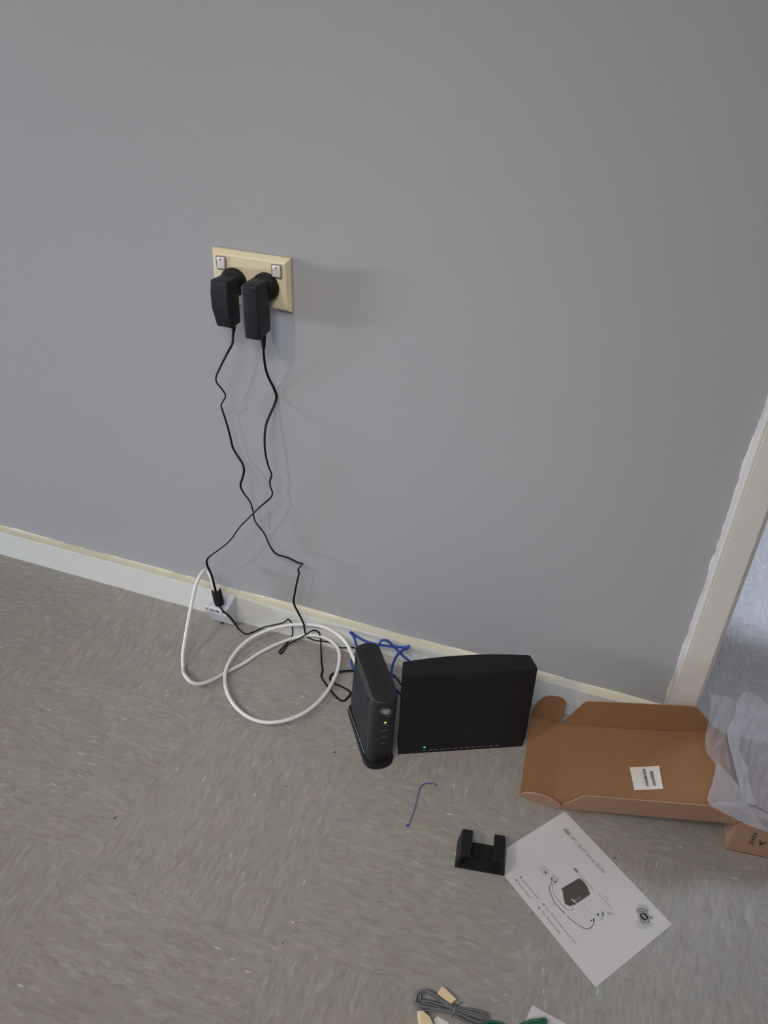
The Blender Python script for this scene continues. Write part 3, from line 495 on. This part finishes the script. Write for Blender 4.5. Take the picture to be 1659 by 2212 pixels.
mb = MB(); front_patch(mb, *arcband(.00001, .0015, 0, 360, 16), .1092, .0940, 'led_y', .0006); mb.build('status_light', MD, label='glowing yellow-green status light')
mb = MB(); mb.addbm(hull8_bm([un(.2305, .1290, .080), un(.2500, .1290, .080), un(.2500, .1322, .080), un(.2305, .1322, .080)], [un(.2355, .1290, .112), un(.2385, .1290, .112), un(.2385, .1322, .112), un(.2355, .1322, .112)], .0006), 'black_soft'); mb.build('side_latch', MD)
mb = MB()
a = [un(.2285+.0938*t, sideN(.010)-.0006-.002*(1-t), .0092) for t in (0, 1)]
tube(mb, a, .0005, 'bar_grey', None, 6); mb.build('side_glint_line', MD)  # pale line drawn as the glint along the lower side edge

# ------------------------------------------------------------------ router
RO = Vector((.3008, -.1922, 0)); RX = Vector((.90026, .43536, 0)); RY = Vector((-.43536, .90026, 0))
def rt(x, y, z): return RO+RX*x+RY*y+Vector((0, 0, z))
RT = bpy.data.objects.new('wireless_router', None); COL.objects.link(RT); RT.empty_display_size = .02; RT.location = RO; RT.rotation_euler = (0, 0, math.atan2(RX.y, RX.x))
RT['label'] = 'wide black upright router with bowed front and tiny labels along its foot'; RT['category'] = 'router'
Rinv = (Matrix.Translation(RO) @ Matrix.Rotation(math.atan2(RX.y, RX.x), 4, 'Z')).inverted()
def rbuild(mb, name, smooth=False, label=None, angle=None):
    o = mb.build(name, None, smooth, label, angle); o.data.transform(Rinv); o.parent = RT; return o
def rlevel(z, grow=0):
    t = z/.171; bf = .0082*t; bb = .0075; xl = -.0006-.0004*t; xr = .1968-.0030*t; n = 20; out = []
    for i in range(n+1):
        s = i/n; x = xl+(xr-xl)*s; k_ = 1-abs(s-.47)/.53 if s > .47 else s/.47
        k_ = k_**.8; out.append((x, -bf*k_-grow))
    out.append((xr-.0040, .0245)); 
    for i in range(n+1):
        s = 1-i/n; x = xl+.0045+(xr-.0060-xl-.0045)*s; k_ = math.sin(math.pi*min(1, max(0, s)))
        out.append((x, .0255+bb*k_))
    return [rt(x, y, z) for x, y in out]
mb = MB(); lv = [.0175, .06, .11, .150, .1695, .171]
rs = [rlevel(z) for z in lv]
# soften the top rim by pulling the last ring in
cen = sum(rs[-1], Vector())/len(rs[-1]); rs[-1] = [v+(cen-v).normalized()*.0010 for v in rs[-1]]
for r in rs[-1:]:
    for v in r: v.z = .171
k = len(rs[0]); vs = [v for r in rs for v in r]; fs = [list(range(k))[::-1], [len(vs)-k+i for i in range(k)]]
for a in range(len(rs)-1): fs += [[a*k+i, a*k+(i+1) % k, a*k+k+(i+1) % k, a*k+k+i] for i in range(k)]
mb.add(vs, fs, 'router'); rbuild(mb, 'router_body', True, angle=.4)
mb = MB(); mb.addbm(hull8_bm([rt(.0012, .0006, .0002), rt(.1952, .0006, .0002), rt(.1935, .0270, .0002), rt(.0032, .0270, .0002)], [rt(.0010, .0004, .0178), rt(.1955, .0004, .0178), rt(.1938, .0280, .0178), rt(.0030, .0280, .0178)], .0006), 'black_soft'); rbuild(mb, 'router_foot')
mb = MB()
for x, s_ in ((.0414, 'Power'), (.0500, 'DSL'), (.0585, 'Internet'), (.0692, 'Online'), (.0790, '2.4G'), (.0885, '5GHz'), (.0978, 'LAN1'), (.1070, 'LAN2'), (.1163, 'LAN3'), (.1257, 'LAN4'), (.1348, 'Phone'), (.1440, 'WPS'), (.1532, 'USB')):
    vs, fs = text_geo(s_, .0027, .00006, 1.0, 'CENTER'); mb.add([rt(x+v.x, -.0001, .0062+v.y) for v in vs], fs, 'bar_grey')
rbuild(mb, 'port_labels', label='row of tiny grey printed words')
mb = MB(); mb.add([rt(.0408+.0014*math.cos(a*math.pi/8), -.0003, .0140+.0011*math.sin(a*math.pi/8)) for a in range(16)], [list(range(16))], 'led'); rbuild(mb, 'power_light', label='glowing green power light')

# ------------------------------------------------------------------ cardboard box with open lid
BX = thing('cardboard_box', 'open brown cardboard mailer box with its lid folded back flat and a white barcode label', 'box', (.774, -.18, 0))
c7, s7 = math.cos(math.radians(7)), math.sin(math.radians(7)); E1 = Vector((c7, s7, 0)); E2 = Vector((-s7, c7, 0)); F0 = Vector((.7745, -.1795, 0)); BW, BD, BH, T = .235, .155, .060, .0018
def bx(a, b_, z): return F0+E1*a+E2*b_+Vector((0, 0, z))
mb = MB(); mb.add(*slab([bx(0, 0, .0002), bx(BW, 0, .0002), bx(BW, BD, .0002), bx(0, BD, .0002)], T), 'kraft'); mb.build('box_bottom', BX)
def wallp(a, b_, n, name, mt, z1=BH):
    mb = MB(); mb.add(*slab([a+Vector((0, 0, .0004)), b_+Vector((0, 0, .0004)), b_+Vector((0, 0, z1)), a+Vector((0, 0, z1))], T, n), mt); return mb.build(name, BX)
fp = wallp(bx(0, 0, 0), bx(BW, 0, 0), E2, 'front_panel', 'kraft_out_lit'); wallp(bx(0, BD, 0), bx(BW, BD, 0), -E2, 'back_panel', 'kraft'); wallp(bx(0, T, 0), bx(0, BD-T, 0), E1, 'hinge_panel', 'kraft_out_lit'); wallp(bx(BW, T, 0), bx(BW, BD-T, 0), -E1, 'end_panel', 'kraft_out_lit')
# printed mark on the front panel
mb = MB()
def onf(vs, x, z, rot=0): return [bx(x+v.x*math.cos(rot)-v.y*math.sin(rot), -.0003, z+v.x*math.sin(rot)+v.y*math.cos(rot)) for v in vs]
rot = math.radians(-90)
vs, fs = text_geo('ARRIS', .0082, .0002, 1.25); mb.add(onf(vs, .0235, .0480, rot), fs, 'ink')
mb.add(onf([Vector(v) for v in ((0, 0, 0), (.016, .004, 0), (.008, .0045, 0))], .0335, .0385, rot), [[0, 1, 2]], 'ink'); mb.add(onf([Vector(v) for v in ((.016, .004, 0), (.004, .0115, 0), (.0085, .0052, 0))], .0335, .0385, rot), [[0, 1, 2]], 'ink')
o = mb.build('printed_mark', fp); o.location = -Vector((0, 0, 0))
# lid
Lf = Vector((.5408, -.1994, .0012)); Lb = Vector((.5223, -.0444, .0012)); Hf = Vector((.7745, -.1795, .0590)); Hb = bx(0, BD, .0590)
LN = (Hf-Lf).cross(Lb-Lf).normalized()
mb = MB(); k = 12; vs = []
for j in (0, 1):
    for i in range(k+1):
        s = i/k; sag = -.0012*math.sin(math.pi*s); 
        vs += [Lf.lerp(Hf, s)+Vector((0, 0, sag+.0016*j)), Lb.lerp(Hb, s)+Vector((0, 0, sag+.0016*j))]
b0 = 2*(k+1); fs = []
for i in range(k): fs += [[2*i, 2*i+1, 2*i+3, 2*i+2], [b0+2*i, b0+2*i+2, b0+2*i+3, b0+2*i+1], [2*i, 2*i+2, b0+2*i+2, b0+2*i], [2*i+1, b0+2*i+1, b0+2*i+3, 2*i+3]]
fs += [[0, b0, b0+1, 1], [2*k, 2*k+1, b0+2*k+1, b0+2*k]]
mb.add(vs, fs, 'kraft'); lid = mb.build('lid', BX)
org = Vector((0, 0, 0))
def lidpart(poly, nrm, name, mt='kraft', t=.0015, lab=None):
    mb = MB(); mb.add(*slab(poly, t, nrm), mt); return mb.build(name, lid, label=lab)
def ffl(s, h, side):  # point on the raised front or back side flap
    if side == 'f': base = Lf.lerp(Hf, s); d = Vector((.0275, -.225, .974))
    else: base = Lb.lerp(Hb, s); d = Vector((-.004, .035, .999))
    return base+d*h+Vector((0, 0, .0012))
lidpart([ffl(.004, 0, 'f'), ffl(.994, 0, 'f'), ffl(.985, .006, 'f'), ffl(.800, .0475, 'f'), ffl(.775, .0485, 'f'), ffl(.165, .0485, 'f'), ffl(.140, .0475, 'f'), ffl(.02, .006, 'f')], (.12, -.97, -.2), 'front_side_flap', 'kraft_out_lit', .0015, 'outer face of the raised front flap, tinted paler as lit')
lidpart([ffl(.010, 0, 'b'), ffl(.995, 0, 'b'), ffl(.90, .020, 'b'), ffl(.80, .0500, 'b'), ffl(.77, .0525, 'b'), ffl(.36, .0530, 'b'), ffl(.15, .0520, 'b'), ffl(.125, .0500, 'b')], (-.12, .99, 0), 'back_side_flap')
Tf = Vector((.4902, -.1974, .0030)); Tb = Vector((.4760, -.0478, .0045))
tk = lidpart([Tf, Lf+Vector((0, 0, .0002)), Lb+Vector((0, 0, .0002)), Tb], (0, 0, 1), 'tuck_flap', 'kraft', .0015)
def ear(base_a, base_b, prof, d, name, nrm, mt):
    pts = [base_a.lerp(base_b, s)+d*h+Vector((0, 0, .0012)) for s, h in prof]; mb = MB(); mb.add(*slab(pts, .0014, nrm), mt); o = mb.build(name, lid); return o
ear(Tb, Lb, [(0.0, 0), (.99, 0), (1.02, .015), (1.06, .030), (1.07, .048), (.97, .056), (.80, .0585), (.50, .0555), (.30, .049), (.13, .035), (.02, .012)], Vector((0, .0, 1)), 'back_ear', (-.1, 1, 0), 'kraft')
ear(Tf, Lf, [(0.0, 0), (.20, -.0010), (1.0, 0), (1.12, .0060), (1.17, .0105), (1.10, .0180), (.93, .0235), (.70, .0262), (.40, .0240), (.18, .0170), (.02, .0060)], Vector((.0275, -.225, .974)), 'front_ear', (.1, -.9, -.4), 'kraft_out_lit')
# crease lines pressed into the board
mb = MB()
la = (Hf-Lf).normalized(); lb_ = (Lb-Lf); lb_ = (lb_-la*lb_.dot(la)).normalized(); LNn = la.cross(lb_)
def lp(a, b_, h=.0019): 
    s = a/(Hf-Lf).length; return Lf+la*a+lb_*b_+LNn*h+Vector((0, 0, -.0012*math.sin(math.pi*max(0, min(1, s)))))
# barcode label
LB = thing('shipping_label', 'small creased white barcode label stuck on the inside of the cardboard lid', 'label', tuple(lp(.125, .065)))
def lgrid(c, mt, mb, h, nx=10, wav=.0004):
    vs = []; 
    for j in range(nx+1):
        for i in range(nx+1):
            s, t = i/nx, j/nx; a = (1-s)*(1-t)*c[0][0]+s*(1-t)*c[1][0]+s*t*c[2][0]+(1-s)*t*c[3][0]; b_ = (1-s)*(1-t)*c[0][1]+s*(1-t)*c[1][1]+s*t*c[2][1]+(1-s)*t*c[3][1]
            vs.append(lp(a, b_, h+wav*abs(2*s-1)**3))
    mb.add(vs, [[j*(nx+1)+i, j*(nx+1)+i+1, (j+1)*(nx+1)+i+1, (j+1)*(nx+1)+i] for j in range(nx) for i in range(nx)], mt)
mb = MB(); lgrid([(.1095, .0404), (.1485, .0467), (.1438, .0868), (.1027, .0806)], 'label', mb, .0022); mb.build('label_sheet', LB, True)
mb = MB(); random.seed(9)
def bars(p0, p1, wv, seq, mt0='ink_grey'):
    p0 = Vector((*p0, 0)); p1 = Vector((*p1, 0)); wv = Vector((*wv, 0))
    for s0, s1, mt in seq:
        a, b_ = p0.lerp(p1, s0), p0.lerp(p1, s1); mb.add([lp(q_.x, q_.y, .0028) for q_ in (a, a+wv, b_+wv, b_)], [[0, 1, 2, 3]], mt)
def barseq(dark):
    out = []; s = 0
    while s < 1:
        d = random.choice((.012, .018, .03)); out.append((s, min(1, s+d), 'ink' if any(a <= s <= b_ for a, b_ in dark) else 'ink_grey')); s += d+random.choice((.006, .010, .014))
    return out
bars((.1205, .0791), (.1257, .0486), (.0039, .0004), barseq(((0, .1), (.43, .53), (.68, .74))))
bars((.1307, .0758), (.1352, .0501), (.0041, .0004), barseq(((.05, .12), (.25, .4), (.48, .58))))
def ltext(s_, a, b_, size, ang, mt='ink_grey'):
    vs, fs = text_geo(s_, size, 0, 1.0); c, s__ = math.cos(ang), math.sin(ang)
    mb.add([lp(a+v.x*c-v.y*s__, b_+v.x*s__+v.y*c, .0028) for v in vs], fs, mt)
ltext('C 8350 0027 5112  QTY', .1186, .0735, .0021, math.radians(-80.5)); ltext('E4 6AB0 1882', .1288, .0735, .0017, math.radians(-80.5), 'ink_light')
mb.build('barcode_print', LB)

# ------------------------------------------------------------------ milky film bag over the open box
FB = thing('plastic_foam_bag', 'crumpled translucent milky plastic bag draped over the open cardboard box', 'plastic bag', (.80, -.10, .06))
def sheet(cols, name, sub=6, seed=1, amp=.0012):
    """cols: list of polylines (same length) - a draped surface"""
    random.seed(seed); P = [smooth_path(c, 9) if False else [Vector(v) for v in c] for c in cols]
    nr = len(P[0]); G = []
    def cat(a, b_, c, d, t): return .5*((2*b_)+(c-a)*t+(2*a-5*b_+4*c-d)*t*t+(3*b_-a-3*c+d)*t**3)
    fine = []
    for c in P:
        col = []
        for i in range(nr-1):
            for q_ in range(sub): col.append(cat(c[max(i-1, 0)], c[i], c[i+1], c[min(i+2, nr-1)], q_/sub))
        col.append(c[-1]); fine.append(col)
    ncol = len(fine); out = []
    for i in range(ncol-1):
        for q_ in range(sub):
            t = q_/sub; out.append([fine[i][r].lerp(fine[i+1][r], t)+Vector((0, 0, amp*math.sin(r*.55+i*2.1+q_*.8+seed)*math.sin(math.pi*t))) for r in range(len(fine[0]))])
    out.append(fine[-1]); k = len(out[0]); mb = MB()
    mb.add([v for c in out for v in c], [[i*k+j, i*k+j+1, (i+1)*k+j+1, (i+1)*k+j] for i in range(len(out)-1) for j in range(k-1)], 'film')
    o = mb.build(name, FB, True)
    return o
for nm, sd in film_sheets: sheet(nm, *sd)

# ------------------------------------------------------------------ U bracket
BR = thing('mounting_bracket', 'small black plastic U-shaped bracket lying at the corner of the printed sheet', 'bracket', (.4605, -.316, 0))
fd = Vector((-.0063, .0384, 0)); A0 = Vector((.4311, -.3382, 0)); A1 = Vector((.4967, -.3268, 0)); bxv = (A1-A0).normalized(); wd = (A1-A0).length; Zv = Vector((0, 0, 1))
po = [(0, .0015), (.0015, 0), (wd-.0015, 0), (wd, .0015), (wd-.0045, .0285), (wd-.0060, .0300), (wd-.0185, .0300), (wd-.0190, .0270), (wd-.0090, .0265), (wd-.0055, .0040), (.0055, .0040), (.0090, .0265), (.0190, .0270), (.0185, .0300), (.0060, .0300), (.0045, .0285)]
mb = MB(); k = len(po)
mb.add([A0+fd*s+bxv*(x)+Zv*(z+.0002) for s in (0, 1) for x, z in po], [[i, (i+1) % k, k+(i+1) % k, k+i] for i in range(k)], 'black_soft')
for s in (0, 1):
    b0 = len(mb.v); mb.add([A0+fd*s+bxv*x+Zv*(z+.0002) for x, z in po], [[0, 1, 2, 3, 9, 10], [3, 4, 8, 9], [4, 5, 6, 7, 8], [15, 0, 10, 11], [15, 11, 12, 13, 14]], 'black_soft')
mb.build('bracket_channel', BR)
mb = MB(); mb.addbm(hull8_bm(*[[A0+fd*s+bxv*x+Zv*z for s, x in ((.30, wd-.0175), (.30, wd-.009), (.42, wd-.009), (.42, wd-.0175))] for z in (.0215, .0275)], .0005), 'black_soft'); mb.build('inner_hook', BR)
mb = MB(); mb.addbm(hull8_bm(*[[A0+fd*s+bxv*x+Zv*z for s, x in ((.30, .009), (.30, .0175), (.42, .0175), (.42, .009))] for z in (.0215, .0275)], .0005), 'black_soft'); mb.build('inner_hook', BR)

# ------------------------------------------------------------------ printed sheet
P0 = Vector((.5560, -.1992, 0)); PX = Vector((.79808, -.60255, 0)); PY = Vector((-.60255, -.79808, 0))
def pg(u, v, z=.0009): return P0+PX*u+PY*v+Vector((0, 0, z))
PP = thing('instruction_sheet', 'white quick set-up guide sheet with a wiring diagram and round emblem lying on the floor', 'paper sheet', tuple(pg(.097, .069, 0)))
mb = MB(); mb.add(*slab([pg(0, 0, .0003), pg(.1935, 0, .0003), pg(.1955, .1376, .0003), pg(0, .1376, .0003)], .0005, (0, 0, 1)), 'paper'); mb.build('paper', PP)
mb = MB()
def ptext(s_, u, v, size, mt, bold=0, sp=1.0, al='LEFT', z=.0010): 
    vs, fs = text_geo(s_, size, bold, sp, al); mb.add([pg(u+a.x, v-a.y, z) for a in vs], [f[::-1] for f in fs], mt)
    return max(a.x for a in vs)
def fit(s_, u0, u1, v, size, mt, bold=0):
    vs, fs = text_geo(s_, size, bold); w0 = max(a.x for a in vs); k_ = (u1-u0)/w0; mb.add([pg(u0+a.x*k_, v-a.y, .0010) for a in vs], fs, mt)
def ppoly(L, mt, z=.0010): mb.add([pg(u, v, z) for u, v in L], [list(range(len(L)))], mt)
def pline(L, w_, mt, z=.0011):
    pts = smooth_path([(u, v, 0) for u, v in L], .0012); vs = []
    for i, c in enumerate(pts):
        t = (pts[min(i+1, len(pts)-1)]-pts[max(i-1, 0)]).normalized(); n_ = Vector((-t.y, t.x, 0))*w_/2
        vs += [pg(*(c+n_)[:2], z), pg(*(c-n_)[:2], z)]
    mb.add(vs, [[2*i, 2*i+1, 2*i+3, 2*i+2] for i in range(len(pts)-1)], mt)
def pdot(u, v, r, mt, z=.0012): ppoly([(u+r*math.cos(a*math.pi/10), v+r*math.sin(a*math.pi/10)) for a in range(20)], mt, z)
fit('nbn', .0202, .0316, .0232, .0098, 'ink_grey', .00035); pdot(.0328, .0178, .0006, 'ink_grey'); fit('HFC Quick Set-up Guide', .0345, .0972, .0232, .0074, 'ink_grey', .00003)
mb.build('title_print', PP); mb = MB(); fit('nbn', .0708, .0783, .0526, .0048, 'ink', .00018); fit('connection box', .0797, .1063, .0526, .0042, 'ink_grey')
fit('Your', .1212, .1290, .0462, .0040, 'ink_grey'); fit('Wi-Fi modem', .1133, .1378, .0506, .0040, 'ink_grey')
mb_keep = mb; mb = MB()
for n_, u, v, s_, u1 in (('1', .0429, .1207, 'Fixed white cable', .0770), ('2', .0430, .1286, 'Power adaptor', .0719), ('3', .0869, .1207, 'Your Wi-Fi modem power cord', .1454), ('4', .0871, .1286, 'Your Ethernet cable', .1258)):
    pdot(u, v, .0017, 'ink_grey'); vs, fs = text_geo(n_, .0026, .0001, 1, 'CENTER'); mb.add([pg(u+a.x, v+.0009-a.y, .0014) for a in vs], fs, 'paper')
    fit(s_, u+.0042, u1, v+.0013, .0038, 'ink_grey', .00003)
mb.build('caption_print', PP); mb = mb_keep
for L_ in ([(.0480, .0815), (.0590, .0815), (.0597, .0925), (.0465, .0930), (.0467, .0828)], [(.0618, .0805), (.0735, .0782), (.0741, .0860), (.0618, .0898)]): ppoly(L_, 'print_grey')
ppoly([(.0535, .0873), (.0568, .0873), (.0568, .0892), (.0535, .0892)], 'ink', .0012); pdot(.0663, .0842, .0007, 'ink_grey'); pdot(.0712, .0822, .0007, 'ink_grey')
for L_, w_, mt in (([(.0666, .0873), (.0697, .0905), (.0735, .0985), (.0814, .1032), (.0929, .1065), (.1028, .1063), (.1108, .1056)], .0008, 'ink'), ([(.1141, .1055), (.1229, .1039), (.1303, .1016), (.137, .0986), (.1405, .0939), (.1402, .0868), (.1376, .0817), (.1338, .0793)], .0008, 'ink'),
    ([(.0721, .0868), (.074, .0929), (.0796, .0981), (.087, .1002), (.0934, .1009), (.1014, .1008), (.1094, .0989), (.1113, .0939), (.1092, .0905)], .0006, 'ink_grey'), ([(.1094, .0754), (.1159, .0777), (.1244, .0778), (.1305, .0769)], .0007, 'ink_light'), ([(.1139, .0812), (.1229, .086), (.1314, .0876), (.1365, .0872)], .0005, 'ink_light')): pline(L_, w_, mt)
pline([(.0655, .0868), (.0672, .0884)], .0020, 'ink'); pline([(.0712, .0858), (.0728, .0868)], .0034, 'ink'); pline([(.1376, .0817), (.1345, .0797)], .0018, 'ink')
ppoly([(.085, .0558), (.0905, .0542), (.0980, .0548), (.109, .0594), (.1087, .0780), (.1070, .0930), (.1015, .0968), (.0936, .0925), (.0863, .0870), (.0830, .0866)], 'print_dark', .0012)
ppoly([(.0935, .0548), (.1085, .0598), (.1083, .0700), (.0990, .0640)], 'ink', .0012) if False else None
pline([(.1010, .0846), (.1065, .0842)], .0020, 'paper', .0014); pdot(.1055, .0755, .0019, 'ink_grey', .0014); pdot(.1052, .0815, .0012, 'ink_light', .0014); pline([(.1060, .0868), (.1090, .0868)], .0018, 'ink', .0014)
ppoly([(.1291, .0714), (.1300, .0620), (.1345, .0590), (.1376, .0600), (.1428, .0715), (.1400, .0755), (.1339, .0762)], 'sheet_tint', .0011)
ppoly([(.1322, .0705), (.1345, .0690), (.1355, .0712), (.1332, .0727)], 'ink', .0013); ppoly([(.1340, .0640), (.1362, .0628), (.1398, .0665), (.1385, .0683)], 'ink_grey', .0013); pdot(.1407, .0707, .0019, 'ink_light', .0013)
ppoly([(.1338, .0832), (.1352, .0826), (.1360, .0842), (.1346, .0850)], 'ink', .0013); ppoly([(.1380, .0575), (.1400, .0545), (.1440, .0540), (.1440, .0560), (.1410, .0600), (.1385, .0605)], 'ink_light', .0013)
for u, v in ((.0934, .1009), (.0933, .1093), (.1303, .1016)): pdot(u, v, .0017, 'ink_light', .0013)
mb.build('wiring_diagram', PP); mb = MB()
def put_p(vs, fs, mt, lay): mb.add([pg(.1672+v.x, .0226-v.y, .0011+.0002*lay) for v in vs], fs, mt)
emblem(.0105, put_p, 'ink', 'paper')
mb.build('round_emblem', PP)

# ------------------------------------------------------------------ things along the bottom edge
PC = thing('phone_cable', 'tied bundle of flat grey phone cable at the bottom edge of the photo', 'cable', (.475, -.507, 0))
mb = MB()
for P_, r_ in ((bundleA, .0020), (bundleB, .0020), (bundleC, .0018)): tube(mb, P_+[P_[0]], r_, 'grey_cable', r_*.75, 10, 0, .003, .0004)
sh = [(x+.0015, y+.0022, z+.0022) for x, y, z in bundleC]; tube(mb, sh+[sh[0]], .0017, 'grey_cable', .0013, 10, 0, .003, .0004)
mb.build('coiled_strands', PC, True)
mb = MB(); tube(mb, tie_tail, .0009, 'grey_cable', .0006, 8, 0, .001, .0004); 
cx_, cy_ = bundle_tie[1][0], bundle_tie[1][1]
lo = [(bundle_tie[2][0]+.001, bundle_tie[2][1]+.0045, .003), (bundle_tie[2][0], bundle_tie[2][1]+.001, .0115), (cx_, cy_-.002, .0112), (bundle_tie[0][0]-.0005, bundle_tie[0][1]-.003, .003)]
tube(mb, lo, .0012, 'ink_grey', .0008, 8, 0, .001, .0004); mb.build('cable_tie', PC, True)
def flat(pts, h, mt, name, label, cat, z0=.0003, bev=.0008):
    bot = [Vector((x, y, z0)) for x, y, z in pts]; bm = bmesh.new(); a = [bm.verts.new(v) for v in bot]; b_ = [bm.verts.new(v+Vector((0, 0, h))) for v in bot]; n = len(a)
    bm.faces.new(a[::-1]); bm.faces.new(b_); [bm.faces.new([a[i], a[(i+1) % n], b_[(i+1) % n], b_[i]]) for i in range(n)]
    bmesh.ops.recalc_face_normals(bm, faces=bm.faces[:])
    if bev: bmesh.ops.bevel(bm, geom=bm.edges[:], offset=bev, segments=2, profile=.5, affect='EDGES')
    m_ = MB(); m_.addbm(bm, mt); o = m_.build(name, None, bool(bev), angle=.6); o['label'] = label; o['category'] = cat; return o
PL = flat(plug1, .0085, 'cream_plug', 'phone_plug', 'cream plastic phone plug block sticking out above the grey cable bundle', 'plug')
flat(plug2, .011, 'cream_plug', 'phone_plug', 'long cream plastic plug piece below the left end of the grey cable bundle', 'plug')
flat(wrap, .0015, 'label', 'paper_scrap', 'small cream paper scrap tucked under the grey cable bundle', 'paper scrap', bev=0)
flat(paper2, .0005, 'paper', 'paper_sheet', 'white paper corner at the bottom edge under the dark green cable', 'paper sheet', .0003, 0)
mb = MB(); tube(mb, green1, .0026, 'green', .0018, 10, 0, .003, .0004); tube(mb, [(x+.001, y-.004, z+.001) for x, y, z in green1], .0026, 'green', .0018, 10, 0, .003, .0004)
tube(mb, [(green1[-1][0], green1[-1][1], .004), (.54, -.520, .004), (.555, -.512, .005), green2[0]], .0026, 'green', .0018, 10, 0, .003, .0004)
tube(mb, green2, .0028, 'green', .0022, 10, 0, .003, .0004); tube(mb, [(x-.001, y-.0045, z) for x, y, z in green2], .0028, 'green', .0022, 10, 0, .003, .0004)
tagged(mb.build('green_cable', None, True), 'dark green cable peeking in at the bottom edge beside the grey bundle', 'cable')
mb = MB(); b_ = None
cr = None
for i, (x, y, s, ang) in enumerate(((.1679, -.3038, .0014, .3), (-.0299, -.4352, .0022, 1.1), (.2658, -.4813, .0011, .6), (.2617, -.5098, .0013, 2), (.5146, -.5033, .0012, .2), (.6316, -.2479, .0016, .9), (.2107, -.222, .0024, .5))):
    random.seed(i+3); bm = bmesh.new(); bmesh.ops.create_icosphere(bm, subdivisions=2, radius=1)
    for v in bm.verts: v.co *= 1+random.uniform(-.25, .25)
    bm.transform(Matrix.Translation((x, y, .0006)) @ Matrix.Rotation(ang, 4, 'Z') @ Matrix.Diagonal((s, s*.45, .0006, 1)))
    m_ = MB(); m_.addbm(bm, 'crumb'); tagged(m_.build('crumb', None, True), 'tiny dark brown crumb lying on the vinyl tile floor', 'crumb', 'crumbs scattered on the floor')
